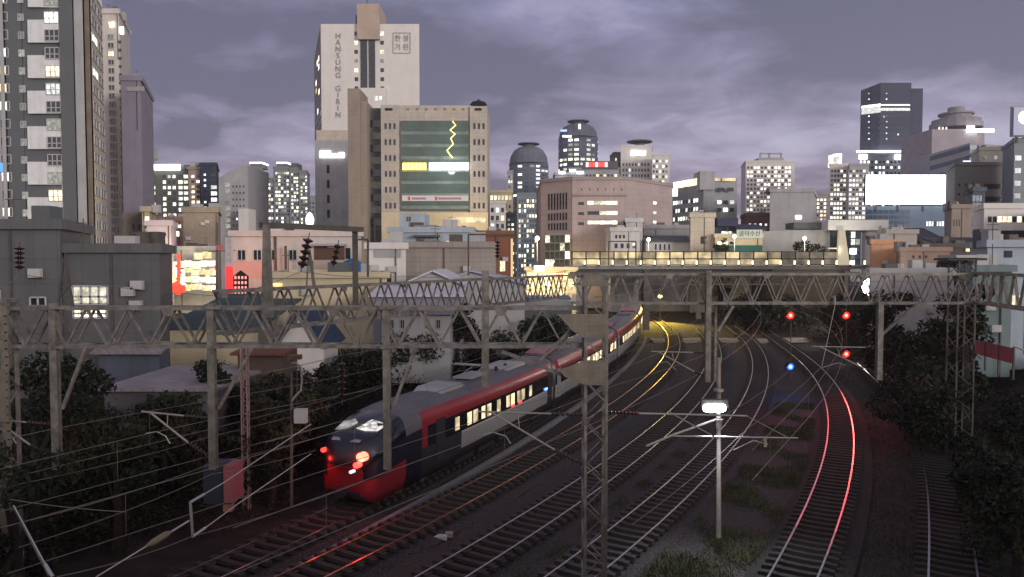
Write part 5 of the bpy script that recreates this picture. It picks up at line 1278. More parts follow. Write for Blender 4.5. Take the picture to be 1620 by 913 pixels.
def lattice_mast(name, label, x, Z, y0, y1, wid, lab_cat="mast", m=STEEL, cs=.09, ls=.045, pitch=.62, gus=(), group=None, dep=None, depth_lace=True):
    a = P(x, y1, Z); zt = HZ(y0, Z, x); zb = -.42 if a.z < 3 else a.z; zb = a.z; dep = dep or wid
    t = thing(name, label, lab_cat, (a.x, Z + dep / 2, zb), group)
    h = wid / 2
    for dx in (-h, h):
        for dy in (0, dep): bars("corner_angle", t, m, [(Vector((a.x + dx, Z + dy, zb)), Vector((a.x + dx, Z + dy, zt)))], cs)
    for nm, pa, pb in (("lacing", (-h, -.03), (h, -.03)), ("lacing", (-h, dep + .03), (h, dep + .03)), ("lacing", (h + .03, 0), (h + .03, dep)), ("lacing", (-h - .03, 0), (-h - .03, dep))):
        seg = []; z = zb; s = 0
        while z + pitch < zt:
            u, v = (pa, pb) if s else (pb, pa); seg.append((Vector((a.x + u[0], Z + u[1], z)), Vector((a.x + v[0], Z + v[1], z + pitch)))); s ^= 1; z += pitch
        bars(nm, t, m, seg, ls, ls * .6)
    MB().box(a.x - h - .08, a.x + h + .08, Z - .08, Z + dep + .08, zt, zt + .12).build("cap_plate", m, t)
    return t
def ypix_ground(Z, z=-.4):   # row where height z shows at depth Z
    lo, hi = 300, 2500
    for _ in range(40):
        md = (lo + hi) / 2
        if P(810, md, Z).z > z: lo = md
        else: hi = md
    return lo
cm = lattice_mast("lattice_mast", "riveted lattice mast rising in front of the tracks at the picture's centre", 941, Z1 - .2, 441, ypix_ground(Z1 - .2), .62, gus=1, dep=.7)
M_GUS = mat("gusset_steel", (0.20, 0.17, 0.135), 0.6, 0.3, 0.2, 3.0, streak=.3)
def plate_px(par, poly, Z, m=M_GUS, name="gusset_plate", th=.02): return MB().plate([P(x, y, Z) for x, y in poly], th, (0, 1, 0)).build(name, m, par)
ZG = Z1 - .30
plate_px(cm, [(882, 497), (958, 497), (958, 534), (922, 534), (905, 523)], ZG)
plate_px(cm, [(885, 585), (926, 570), (958, 570), (958, 610), (925, 609), (893, 596)], ZG)
plate_px(cm, [(921, 441), (935, 434), (951, 434), (961, 447), (961, 453), (921, 453)], ZG)
def rivets(par, x0, x1, y0, y1, nx, ny, Z, r=.014):
    q = MB()
    for i in range(nx):
        for j in range(ny):
            c = P(x0 + (x1 - x0) * i / max(1, nx - 1), y0 + (y1 - y0) * j / max(1, ny - 1), Z); q.lathe(c, [(r, 0), (r * .6, -.012), (.001, -.014)], 6, axis='y')
    tag(q.build("rivet", STEEL_D, par), kind='stuff')
rivets(cm, 925, 955, 501, 531, 5, 5, ZG - .001); rivets(cm, 925, 955, 574, 606, 5, 5, ZG - .001)
# left-edge mast with bolted plates
lm_ = lattice_mast("lattice_mast", "riveted lattice mast with bolted plates at the left edge", 2, Z1 - .2, 480, ypix_ground(Z1 - .2, 1.2), .5, dep=.6)
plate_px(lm_, [(-12, 585), (13, 585), (14, 668), (-12, 668)], ZG); plate_px(lm_, [(-12, 760), (17, 760), (19, 845), (-12, 845)], ZG)
q = MB()
plate_px(lm_, [(2, 484), (11, 484), (24, 905), (14, 905)], ZG + .04, name="splice_plate")
for y in range(500, 900, 13): c = P(7 + (y - 484) * .03, y, ZG - .005); q.lathe(c, [(.022, .05), (.022, -.012), (.001, -.014)], 8, axis='y')
tag(q.build("bolt", BLACK, lm_), kind='stuff')
bars("stay_rod", lm_, STEEL, [(P(18, 795, Z1 - .4), P(78, 910, 16))], .05); 
# small finial frame above the left truss
t = thing("finial_frame", "slim tapering steel frame standing on the nearest truss in front of the warehouse", "frame", P(102, 488, Z1 + .5))
bars("leg", t, STEEL_D, [(P(92, 488, Z1 + .5), P(101, 400, Z1 + .5))], .06); bars("leg", t, STEEL_D, [(P(116, 488, Z1 + .5), P(101, 400, Z1 + .5))], .06)
bars("lacing", t, STEEL_D, [(P(94, 470, Z1 + .5), P(111, 470, Z1 + .5)), (P(96, 455, Z1 + .5), P(108, 455, Z1 + .5)), (P(94, 470, Z1 + .5), P(108, 455, Z1 + .5))], .04)

# gantry running away to the right behind the first
zt2 = 10.2
A2 = (PX(352, 25.0), 25.0); B2 = (PX(900, 50.0), 50.0)
g2 = truss("slanting lattice gantry receding behind the nearest one and carrying a tall portal frame", A2, B2, zt2, 1.45, .8, 1.5, .11, .07)
def along(px, A=A2, B=B2):
    q = on(px, A, B); return q
for x, yb_ in ((768, 612),):
    q = on(x, A2, B2); Zq = q[1]; yb_ = 612
    hpost(g2, x, Zq - .3, 428, yb_, .38)
# tall rectangular frame
qa, qb = on(424, A2, B2), on(563, A2, B2)
t = thing("portal_frame", "tall rectangular steel frame standing on the slanting gantry, insulators hanging from it", "frame", (qa[0], qa[1], zt2))
zf = HZ(360, (qa[1] + qb[1]) / 2)
MB().add([], []); q = MB(); 
def taper(name, par, x, y, z0, z1, w0, w1, m=STEEL_D):
    v = [(x + i * w / 2, y + j * w / 2, z) for z, w in ((z0, w0), (z1, w1)) for i, j in ((-1, -1), (1, -1), (1, 1), (-1, 1))]
    return MB().add(v, [(3, 2, 1, 0), (4, 5, 6, 7), (0, 1, 5, 4), (1, 2, 6, 5), (2, 3, 7, 6), (3, 0, 4, 7)]).build(name, m, par)
taper("post", t, qa[0], qa[1] - .1, zt2 - 1, zf, .36, .2, STEEL); taper("post", t, qb[0], qb[1] - .1, zt2 - 1, zf, .2, .2)
bars("beam", t, STEEL_D, [(Vector((qa[0] - .2, qa[1] - .1, zf)), Vector((qb[0] + .3, qb[1] - .1, zf)))], .2)
def istring(label, x0, y0, x1, y1, Z, r, n, hang=True):
    t = thing("insulator_string", label, "insulator", P(x1, y1, Z)); a = P(x0, y0, Z); b_ = P(x1, y1, Z)
    insul(t, a.lerp(b_, .15), a.lerp(b_, .9), r, n, "disc_stack"); MB().tube([a, a.lerp(b_, .15)], .02, 5).build("hook", STEEL_D, t); MB().tube([a.lerp(b_, .9), b_], .02, 5).build("clamp", STEEL_D, t)
istring("slanting string of five big dark discs inside the portal frame", 490, 368, 476, 430, 27.0, .21, 5)
istring("smaller string of dark discs left of the blue water tank", 536, 380, 526, 425, 30.5, .16, 4)
istring("string of five dark discs hanging in front of the left warehouse", 31, 383, 31, 432, 24.5, .17, 5)
istring("string of dark discs in front of the brick house", 787, 376, 787, 412, 40.0, .15, 5)
istring("string of dark discs hanging on a wire above the train's cab", 541, 562, 541, 640, 24.5, .14, 6)
bars("insulator_stay", g2, STEEL, [(P(489, 395, 27.3), P(497, 452, 27.6))], .1); bars("insulator_stay", g2, STEEL, [(P(489, 395, 27.3), P(485, 452, 27.6))], .05)
# thinner frames further back
for (x0, x1, yt, yb_, Zf, lab) in ((563, 582, 379, 438, 38, "small side frame attached beside the tall portal frame"), (741, 815, 371, 436, 44, "thin rectangular frame in front of the tan block and brick house"), (963, 1006, 382, 420, 66, "thin rectangular frame above the far gantry in front of the pink building")):
    t = thing("portal_frame", lab, "frame", P((x0 + x1) / 2, yb_, Zf)); bars("post", t, STEEL_D, [(P(x0, yb_, Zf), P(x0, yt, Zf))], .1); bars("post", t, STEEL_D, [(P(x1, yb_, Zf), P(x1, yt, Zf))], .1); bars("beam", t, STEEL_D, [(P(x0, yt, Zf), P(x1, yt, Zf))], .1)

# right-hand gantry with drop posts and signals
Z2 = 36.5
zt3 = HZ(434, Z2); h3 = zt3 - HZ(480, Z2)
g3 = truss("right-hand lattice gantry holding cross arms above the curving tracks", (PX(905, Z2), Z2), (PX(1560, Z2), Z2), zt3, h3, .95, 1.18, .12, .07)
for x, yb_ in ((1119, 604), (1390, 601)): hpost(g3, x, Z2 - .3, 428 if x < 1200 else 478, yb_, .26)
hpost(g3, 1131, Z2 + .6, 480, 604, .12)
bars("knee_brace", g3, STEEL, [(P(1394, 530, Z2 - .2), P(1450, 482, Z2 - .2))], .12); bars("knee_brace", g3, STEEL, [(P(1136, 524, Z2 - .2), P(1160, 484, Z2 - .2))], .12)
for x in (1320, 1390): bars("bracket", g3, STEEL, [(P(x, 480, Z2 - .2), P(x, 468, Z2 - .2))], .1)
cantilever(g3, (1388, 550), (1284, 548), (1388, 592), Z2, Z2, [(1300, 582), (1325, 574), (1338, 578)], ins=.6)
cantilever(g3, (1116, 558), (1030, 556), (1116, 596), Z2, Z2, [(1040, 575), (1055, 572), (1070, 586)], ins=.6)
g4 = truss("short end span of the right-hand gantry running to the right edge", (PX(1562, Z2), Z2), (PX(1665, 30), 30), zt3 + .05, h3, .9, 1.2, .12, .07)
tg = lattice_mast("lattice_mast", "dark lattice tower with a flat platform among the right-hand trees", 1524, 41, 410, 690, .95, m=STEEL_D, cs=.08, ls=.05, pitch=.7)
pbox(tg, "platform", M_PALE, 1513, 1566, 403.5, 408, 40.6, 1.8); pbox(tg, "awning", BLACK, 1500, 1562, 408.4, 412, 40.8, 1.4)
# far gantry before the bridge
Z3 = 64
g5 = truss("far thin lattice gantry just below the bridge deck", (PX(905, Z3), Z3), (PX(1360, Z3), Z3), HZ(431, Z3), HZ(431, Z3) - HZ(450, Z3), .9, 1.2, .1, .06, m=STEEL_D)
hpost(g5, 1022, Z3 - .3, 426, 522, .5, m=STEEL_D); hpost(g5, 1337, Z3 - .3, 428, 470, .3, m=STEEL_D)
for x in (975, 1087): hpost(g5, x, Z3 - .3, 450, 478, .18, m=STEEL_D)
# signals
def sig(par, x, y, Z, color, power, key, back=True):
    c = P(x, y, Z)
    q = MB().box(c.x - .2, c.x + .2, Z, Z + .25, c.z - .5, c.z + .5); s = q.build("signal_head", BLACK, par); MB().lathe((c.x, Z - .10, c.z), [(.15, .0), (.14, -.03), (.01, -.05)], 12, axis="y").build("bulb", emit("bulb_" + key, (1, .22, .12) if color[0] > .5 else (.25, .5, 1), 5.0), s)
    MB().lathe((c.x, Z - .02, c.z), [(.31, .0), (.30, -.05), (.01, -.07)], 16, axis='y').build("lens", emit("signal_" + key, color, 4.5), s)
    q = MB(); n = 9
    for i in range(n):
        a = PI * i / (n - 1)
        for yy_ in (0, -.3): q.v.append((c.x + .34 * math.cos(a), Z + yy_, c.z + .34 * math.sin(a)))
    for i in range(n - 1): q.f.append((2 * i, 2 * i + 1, 2 * i + 3, 2 * i + 2)); q.mi.append(0)
    q.build("hood", BLACK, s)
    sp = lamp("signal_light", (c.x, Z - .35, c.z), power, color, .12, s, kind='SPOT', spot_size=R(56), spot_blend=.9)
    sp.rotation_euler = (R(-78), 0, R(-22))
    q = MB().lathe((c.x, Z + .05, c.z), [(.5, 0), (.5, -.03), (.01, -.031)], 20, axis='y'); q.build("round_board", BLACK, s)
def hanging(label, x, ys, Z, specs):
    t = thing("track_signal", label, "signal", P(x, ys[0], Z)); q = MB().tube([P(x + 1, ys[0] - 4, Z + .3), P(x + 1, ys[1], Z + .3)], .05, 6); q.build("pole", STEEL_D, t)
    for y, c, p_, k in specs: sig(t, x, y, Z, c, p_, k)
    return t
Z2 = 66
hanging("left signal, a red light above a blue light", 1250, (482, 600), Z2, [(499, (1, .02, .015), 1200, "red_hot"), (580, (.02, .08, 1), 350, "blue")])
hanging("right signal with two red lights one above the other", 1338, (474, 600), Z2, [(499, (1, .02, .015), 2000, "red_hot"), (560, (1, .02, .015), 700, "red_hot")])
emit_hot = _m["signal_red_hot"].node_tree.nodes["Principled BSDF"]; emit_hot.inputs["Emission Color"].default_value = (1, .012, .012, 1)
_m["signal_blue"].node_tree.nodes["Principled BSDF"].inputs["Emission Color"].default_value = (.015, .07, 1, 1)
# platform lamp pole
ZL = 28.5
t = thing("lamp_pole", "pale slender pole with a blazing white lamp between the curving tracks", "lamp", P(1137, 845, ZL))
MB().tube([P(1137, 850, ZL), P(1137, 690, ZL), P(1137, 566, ZL)], [.10, .085, .085], 10).build("pole", mat("pole_pale", (.26, .22, .19), .5, .1, .2, 3), t)
MB().lathe(P(1137, 617, ZL), [(.1, -.08), (.2, -.05), (.2, .03), (.1, .06)], 12).build("collar", STEEL_L, t); MB().lathe(P(1137, 668, ZL), [(.1, -.25), (.13, 0), (.17, .12), (.1, .14)], 12).build("collar", STEEL_L, t)
c = P(1132, 643, ZL - .25); MB().box(c.x - .55, c.x + .48, c.y - .06, c.y + .22, c.z - .05, c.z + .26).build("housing", STEEL_D, t)
MB().lathe((c.x - .04, c.y - .05, c.z - .05), [(.05, -.46), (.13, -.42), (.17, -.25), (.175, 0), (.17, .25), (.13, .38), (.05, .42)], 14, axis="x").build("lens", emit("white_lamp", (.82, .92, 1.0), 24.0), t)
lamp("lamp_light", c + Vector((0, -.4, -.4)), 1500, (.8, .9, 1), .25, t, kind='SPOT', spot_size=R(125), spot_blend=.9).rotation_euler = (R(-25), 0, 0)
cb = thing("overhead_bracket", "web of pale tubes and insulators reaching right from the central mast", "bracket", P(962, 653, Z1))
q = MB().tube([P(1010, 654, Z1 + .1), P(1181, 658, Z1 + 2)], .03, 7); q.build("top_tube", STEEL_L, cb)
insul(cb, P(958, 652, Z1), P(1010, 654, Z1 + .1), .075, 9)
MB().tube([P(1060, 653, Z1 + .8), P(1136, 694, Z1 + 1.6)], .022, 6).build("stay", STEEL_L, cb); MB().tube([P(1181, 658, Z1 + 2), P(1246, 692, Z1 + 3)], .014, 6).build("stay", STEEL_L, cb)
MB().tube([P(1063, 690, ZL - 1.5), P(1262, 693, ZL)], .03, 7).build("lower_tube", STEEL_L, cb)
MB().tube([P(1065, 688, ZL - 1.5), P(1132, 664, ZL)], .045, 7).build("stay", STEEL_L, cb); MB().tube([P(1022, 706, ZL - 2.2), P(1065, 688, ZL - 1.5)], .045, 7).build("stay", STEEL_L, cb)
MB().tube([P(1160, 712, ZL), P(1192, 697, ZL), P(1215, 703, ZL)], .022, 6).build("steady_arm", STEEL_L, cb); MB().box(P(1218, 0, ZL).x, P(1222, 0, ZL).x, ZL - .05, ZL + .05, HZ(707, ZL), HZ(693, ZL)).build("clip", STEEL_L, cb)

# red-lit lattice mast, cabinet and lineside gear at left
rm = lattice_mast("lattice_mast", "thin pinkish-lit lattice mast standing left of the train's cab", 389, 33.5, 546, 822, .26, m=mat("red_lit_steel", (.33, .24, .22), .6, .1, .2, 2), cs=.05, ls=.03, pitch=.3)  # steel colour carries the red light falling on the mast
MB().box(-.3, .3, -.3, .3, 0, .35).build("footing", CONC, rm, world=False)
t = thing("weight_cabinet", "dark box with a red-lit side hanging below the drop post left of the train", "cabinet", P(350, 812, 27))
pbox(t, "dark_body", W_("cab_blue", (.03, .035, .05)), 322, 353, 737, 797, 27, 1.0); pbox(t, "red_lit_side", W_("cab_red_lit", (.30, .09, .10)), 354, 369, 738, 796, 26.9, 1.0); pbox(t, "foot", W_("cab_foot", (.35, .16, .12)), 353, 366, 798, 810, 27.1, .3)  # red light on the side is put into its colour
lamp("red_point_light", P(378, 705, 31.0), 22, (1, .06, .05), .1, t)  # bare red point light, no lamp body
pm = pole_px("lineside_post", "slim post with a looped bracket and a pale box left of the train's cab", 461, 565, 800, 30.5, .07, STEEL_D)
lp = [(461, 575), (468, 574), (476, 580), (478, 600), (476, 618), (468, 626), (462, 634)]
MB().tube([P(x, y, 30.3) for x, y in lp], .045, 6).build("loop_bracket", STEEL_L, pm); MB().tube([P(470, 574, 30.3), P(470, 626, 30.3)], .02, 5).tube([P(461, 600, 30.3), P(478, 600, 30.3)], .02, 5).build("grille", STEEL_D, pm)
pbox(pm, "pale_box", M_PALE, 465, 484, 648, 670, 30.2, .3); pbox(pm, "top_plate", RUST, 455, 475, 562, 569, 30.2, .3)
# tensioning gear with yoke in the left foreground
t = thing("wire_tensioner", "pale yoke, turnbuckle and insulator where two wires join at lower left", "wire fitting", P(300, 850, 15.5))
MB().tube([P(152, 913, 12.5), P(232, 864, 14.2)], .014, 6).build("tail_wire", WIRE_L, t)
MB().tube([P(232, 864, 14.2), P(243, 858, 14.4), P(262, 846, 14.8), P(270, 842, 15)], [.03, .07, .07, .03], 8).build("polymer_insulator", mat("tan_polymer", (.2, .16, .1), .5), t)
MB().tube([P(270, 842, 15), P(299, 824, 15.4)], .02, 6).build("link_rod", WIRE_L, t); MB().bar(P(301, 794, 15.5), P(305, 850, 15.5), .05, .03).build("yoke_plate", WIRE_L, t)
MB().tube([P(301, 795, 15.5), P(323, 782, 16)], .03, 6).build("clevis", WIRE_L, t); MB().tube([P(305, 849, 15.5), P(325, 835, 16)], .03, 6).build("clevis", WIRE_L, t)
MB().tube([P(323, 782, 16), P(355, 763, 16.8), P(492, 671, 22)], .014, 6).build("upper_wire", WIRE_L, t); MB().tube([P(325, 835, 16), P(378, 796, 17.5), P(492, 718, 24)], .014, 6).build("lower_wire", WIRE_L, t)
MB().tube([P(22, 800, 14), P(72, 893, 13.2)], .012, 6).tube([P(72, 893, 13.2), P(84, 913, 13)], .03, 6).build("stay_wire", WIRE_L, t)

# ---------------------------------------------------------------- overhead wires
def catenary(label, key, off, y0, y1, supports, zc=5.25, r=.011):
    t = thing("overhead_wire", label, "overhead wire", tpos(key, y0, zc, off)); n = 50
    ysx = np.linspace(y0, y1, n)
    def wz(y):
        for a, b_ in zip(supports[:-1], supports[1:]):
            if a <= y <= b_: f = (y - a) / (b_ - a); return 1.15 - 1.6 * f * (1 - f) * min(1, (b_ - a) / 45)
        return 1.0
    MB().tube([tpos(key, y, zc, off) for y in ysx], r, 5).build("contact_wire", WIRE, t)
    MB().tube([tpos(key, y, zc + wz(y), off) for y in ysx], r * .9, 5).build("messenger_wire", WIRE, t)
    y = y0 + 2
    while y < y1 - 2:
        MB().tube([tpos(key, y, zc, off), tpos(key, y, zc + wz(y), off)], .006, 4).build("dropper", WIRE, t); y += 6
catenary("contact and messenger wires strung above the train", 'A', 0, 10, 120, [0, 22, 64, 120])
catenary("contact and messenger wires strung above the orange-railed track", 'B', 0, 12, 120, [0, 22, 64, 120])
catenary("contact and messenger wires strung above the track behind the central mast foot", 'C', 0, 14, 110, [0, 26, 64, 110])
catenary("contact and messenger wires strung above the track left of the lamp pole", 'D', 0, 14, 105, [0, 28.5, 64, 105])
catenary("contact and messenger wires strung above the red-railed track", 'R', 0, 20, 105, [0, 36, 64, 105])
def wire(label, pts, r=.012, m=WIRE):
    q = MB(); V = [P(*p) for p in pts]; out = []
    for a, b_ in zip(V[:-1], V[1:]):
        L_ = (b_ - a).length
        for i in range(10): f = i / 10; out.append(a.lerp(b_, f) - Vector((0, 0, 4 * f * (1 - f) * L_ * .012)))
    out.append(V[-1]); q.tube(out, r, 5); single("feeder_wire", q, m, label, "overhead wire", "bare feeder wires")
wire("bare wire running from the left mast up to the left end of the train's cab", [(20, 768, 20), (335, 690, 27), (612, 610, 40)])
wire("bare wire crossing the dark bushes to the weight cabinet", [(30, 866, 15), (335, 750, 24), (500, 712, 30)])
wire("bare wire rising from the lower left corner past the yoke", [(90, 913, 12), (300, 850, 18), (620, 742, 30)])
wire("bare wire low on the left crossing under the tensioner", [(0, 835, 15), (330, 735, 24), (612, 655, 36)])
wire("slack wire drooping from the left mast toward the insulators", [(15, 790, 19), (200, 810, 18)])
wire("wire stretched from the slanting discs to the left portal post", [(476, 430, 27), (400, 458, 25.5)])
wire("wire leaving the slanting discs to the right past the water tank", [(476, 430, 27), (640, 437, 36), (900, 428, 60)])
wire("high wire above the left truss from the warehouse discs rightwards", [(-20, 468, 20), (31, 434, 24.5), (420, 470, 40)])
wire("thin wire crossing from above the cab discs to the right drop post", [(300, 610, 20), (541, 562, 24.5), (768, 505, 40)])
wire("long diagonal wire passing over the central mast gusset", [(420, 700, 22), (860, 560, 30), (1116, 512, 60)])
wire("long wire swinging from the blue signal to the lamp bracket", [(1250, 585, 40), (1132, 664, 28)])
wire("long diagonal wire crossing the tracks from the right bracket down to the lower centre", [(1300, 580, 36), (1180, 680, 28), (1000, 830, 20)])
wire("steep wire strand left of the right signal", [(1322, 478, 36), (1300, 580, 36)], .016, WIRE_L)
wire("wire curving from the mast top toward the bridge", [(941, 470, 22), (1117, 436, 36), (1400, 445, 40), (1640, 438, 36)])

# ---------------------------------------------------------------- greenery
def leafmat(key, c):
    m = mat(key, c, .75, 0, .5, .8); return m
LEAF = [leafmat("leaf_dark", (.010, .015, .007)), leafmat("leaf_mid", (.017, .022, .009)), leafmat("leaf_olive", (.034, .029, .013))]
BARK = mat("bark", (.025, .02, .015), .9, 0, .3, 5, bump=.5)
def leaves(centres, n, size, seed, mi3=True):
    r = np.random.RandomState(seed); V = []; Fc = []; MI = []
    k = len(centres); vol = np.array([c[3] ** 2 for c in centres]); pr = vol / vol.sum()
    idx = r.choice(k, n, p=pr)
    C = np.array([c[:3] for c in centres])[idx]; Rr = np.array([c[3] for c in centres])[idx]
    d = r.normal(size=(n, 3)); d /= np.linalg.norm(d, axis=1)[:, None]
    rad = Rr * (0.55 + .5 * r.rand(n)); p = C + d * rad[:, None] * np.array([1, 1, .8])
    a = r.normal(size=(n, 3)); a /= np.linalg.norm(a, axis=1)[:, None]; b_ = np.cross(a, r.normal(size=(n, 3))); b_ /= np.linalg.norm(b_, axis=1)[:, None]
    s = size * (.5 + r.rand(n))[:, None]
    v = np.stack([p - a * s, p - b_ * s * .45, p + a * s, p + b_ * s * .45], 1).reshape(-1, 3)
    f = np.arange(4 * n).reshape(-1, 4)
    return v, f, np.clip((idx % 3), 0, 2)
def leafobj(name, centres, n, size, seed, parent=None, mats=None, org=None):
    v, f, mi = leaves(centres, n, size, seed); me = bpy.data.meshes.new(name)
    off = np.array(wloc(parent)) if parent is not None else np.array(org or (0, 0, 0))
    me.from_pydata((v - off).tolist(), [], f.tolist())
    for m in (mats or LEAF): me.materials.append(m)
    me.polygons.foreach_set("material_index", mi.tolist()); me.update()
    o = bpy.data.objects.new(name, me); col.objects.link(o)
    if parent is not None: o.parent = parent
    else: o.location = off
    return o
def tree(label, x, y, h, r, n=1800, size=.2, seed=1, group=None, squash=1.0):
    z = ground_z(x, y); rr = random.Random(seed); t = thing("broadleaf_tree", label, "tree", (x, y, z), group)
    q = MB(); q.tube([(x, y, z - .3), (x + .1, y, z + h * .35), (x, y, z + h * .62)], [h * .035, h * .025, h * .012], 7)
    cs = []
    for i in range(14):
        a = rr.uniform(0, 2 * PI); el = rr.uniform(0, 1); rad = r * rr.uniform(.3, .95) * (1 - .35 * el)
        c = (x + math.cos(a) * rad, y + math.sin(a) * rad, z + h * (.22 + .66 * el), r * rr.uniform(.25, .5)); cs.append(c)
        if i < 7: q.tube([(x, y, z + h * rr.uniform(.3, .5)), (c[0], c[1], c[2])], [h * .014, h * .005], 5)
    q.build("trunk", BARK, t); leafobj("crown", cs, n, size, seed, t); return t
def gt(label, px_, ypx_top, Y, r, **k):
    x = PX(px_, Y); z = ground_z(x, Y); h = HZ(ypx_top, Y) - z; return tree(label, x, Y, max(1.5, h), r, **k)
gt("dark leafy tree filling the left edge below the truss", 45, 560, 27, 2.3, n=5200, size=.12, seed=11)
gt("dark bushy tree right of the left-edge tree under the truss", 118, 572, 29, 1.9, n=4200, size=.12, seed=12)
gt("low tree at the left edge under the first drop post", 10, 660, 21, 1.6, n=3600, size=.10, seed=13)
gt("small dark tree before the corrugated shed's left end", 175, 640, 28, 1.5, n=3000, size=.11, seed=14)
gt("small rounded tree in front of the corrugated shed", 250, 612, 32, 1.6, n=3000, size=.12, seed=15)
gt("wide dark bush hiding the corrugated shed's front wall", 215, 628, 33, 1.9, n=4200, size=.11, seed=41)
gt("dark bush at the right end of the corrugated shed", 305, 622, 34, 1.7, n=3800, size=.11, seed=42)
gt("dark bush between the red-lit mast and the looped bracket post", 425, 610, 34, 1.8, n=3800, size=.12, seed=43)
gt("dark bush just left of the train's cab roof", 480, 600, 38, 1.8, n=3600, size=.12, seed=44)
gt("dark tree between the beige house and the lattice mast", 345, 560, 38, 1.6, n=2800, size=.13, seed=16)
gt("dark tree behind the lattice mast foot", 410, 590, 38, 1.8, n=2800, size=.13, seed=17)
gt("dark tree beside the train's roof behind the disc string", 500, 560, 44, 2.2, n=3000, size=.14, seed=18)
gt("dark tree behind the train's roof right of the disc string", 575, 545, 49, 2.3, n=3000, size=.15, seed=19)
gt("dark tree below the mauve shed", 655, 520, 55, 2.4, n=3000, size=.16, seed=20)
gt("tall shrub tree behind the train and in front of the lavender canopy", 722, 462, 57, 1.8, n=2600, size=.15, seed=21)
gt("dark tree behind the first coach", 745, 520, 61, 2.6, n=3000, size=.17, seed=22)
gt("dark tree behind the second coach", 805, 500, 68, 3.2, n=3200, size=.19, seed=23)
gt("dark tree just left of the central mast behind the train", 862, 500, 74, 3.0, n=3000, size=.2, seed=24)
gt("yellow-lit bush behind the far end of the train", 962, 497, 112, 2.6, n=2200, size=.22, seed=25)
gt("dark tree on the slope under the right part of the bridge", 1180, 470, 120, 4.0, n=2600, size=.3, seed=26)
gt("bushy dark tree under the bridge near the left signal", 1235, 468, 116, 4.0, n=2600, size=.3, seed=27)
gt("dark tree in front of the floodlight", 1345, 470, 96, 3.6, n=2600, size=.26, seed=28)
gt("dark tree right of the right signal", 1425, 452, 66, 3.6, n=4200, size=.2, seed=29)
gt("large dark tree beside the lattice tower", 1478, 452, 54, 3.4, n=5200, size=.17, seed=30)
gt("dark tree crowding the lattice tower's right side", 1530, 428, 47, 1.9, n=4600, size=.15, seed=31)
gt("dark tree right of the drop post at mid height", 1440, 540, 47, 2.6, n=4200, size=.15, seed=32)
gt("dark tree in front of the teal wall", 1500, 590, 42, 2.4, n=4200, size=.14, seed=33)
gt("near dark tree at right below the red fence", 1575, 690, 31, 1.6, n=5200, size=.12, seed=34)
gt("near dark tree at the right edge", 1628, 620, 34, 1.9, n=5200, size=.12, seed=35)
gt("near low tree at the lower right edge", 1618, 720, 25, 1.7, n=4600, size=.10, seed=36)
gt("dark clipped tree beside the station hall's lit stair", 1290, 374, 150, 4.0, n=2000, size=.35, seed=37)
gt("small green tree on the fish shop roof's left", 1140, 364, 152, 2.2, n=1200, size=.25, seed=38)
gt("dark tree behind the blank white wall", 1500, 400, 100, 3.0, n=2400, size=.28, seed=39)
# undergrowth on both banks and grass
def scatter(name, pts, n, size, seed, kind='stuff', mats=None, rad=.5):
    o = leafobj(name, pts, n, size, seed, mats=mats); tag(o, kind=kind); return o
rs = random.Random(5); pts = []
for i in range(2400):
    y = 15 + 100 * rs.random() ** 1.6; x = tx('A', y) - 3.3 - rs.uniform(0, 15) - (2 if y < 30 else 0); 
    if PX(-350, y) > x: continue
    r_ = rs.uniform(.4, 1.3) if x < tx('A', y) - 5.5 else rs.uniform(.25, .6); pts.append((x, y, ground_z(x, y) + r_ * .9, r_))
scatter("undergrowth", pts, 170000, .085, 51)
tag(bpy.data.objects["undergrowth"], "dark tangled bushes covering the bank left of the train", "undergrowth")
pts = []
for i in range(2800):
    y = 20 + 85 * rs.random() ** 1.5; x = tx('F', min(y, 80)) + 3.0 + rs.uniform(0, 24) 
    if PX(2050, y) < x: continue
    r_ = rs.uniform(.35, .85); pts.append((x, y, ground_z(x, y) + r_ * .5, r_))
o = scatter("undergrowth", pts, 120000, .09, 52); tag(o, "dark tangled bushes covering the bank right of the sidings", "undergrowth")
pts = []
for i in range(900):
    y = 84 + 60 * rs.random(); x = tx('R', min(y, 105)) + 5 + rs.uniform(0, 50); r_ = rs.uniform(.5, 1.3); pts.append((x, y, ground_z(x, y) + r_ * .4, r_))
o = scatter("undergrowth", pts, 30000, .2, 53); tag(o, "dark scrub on the rising ground below the bridge", "undergrowth")
# grass: upright blades
def grass(name, label, areas, n, h, seed, mats):
    r = np.random.RandomState(seed); V = []; Fc = []
    for i in range(n):
        x, y, z = areas(r)
        hh = h * (.4 + r.rand()); a = r.rand() * 6.28; w_ = .014 + hh * .06; lx, ly = r.normal(size=2) * hh * .35
        b0 = len(V); V += [(x - math.cos(a) * w_, y - math.sin(a) * w_, z), (x + math.cos(a) * w_, y + math.sin(a) * w_, z), (x + lx, y + ly, z + hh)]; Fc.append((b0, b0 + 1, b0 + 2))
    me = bpy.data.meshes.new(name); me.from_pydata(V, [], Fc)
    for m in mats: me.materials.append(m)
    me.polygons.foreach_set("material_index", [int(v) for v in r.randint(0, len(mats), len(Fc))]); o = bpy.data.objects.new(name, me); col.objects.link(o); tag(o, label, "grass", kind='stuff')
GR = [leafmat("grass_green", (.05, .065, .02)), leafmat("grass_dry", (.12, .095, .045)), leafmat("grass_dark", (.03, .035, .015))]
def areaM(r):
    while True:
        y = 19 + 40 * r.rand() ** 1.8; a = tx('D', y) + 1.7; b_ = tx('R', y) - 1.6
        if b_ > a: x = a + (b_ - a) * r.rand(); 
        if b_ > a and math.sin(x * 1.3 + y * .7) + math.sin(y * .9 - x * .6) + r.rand() * 1.4 > .7: return x, y, -.31
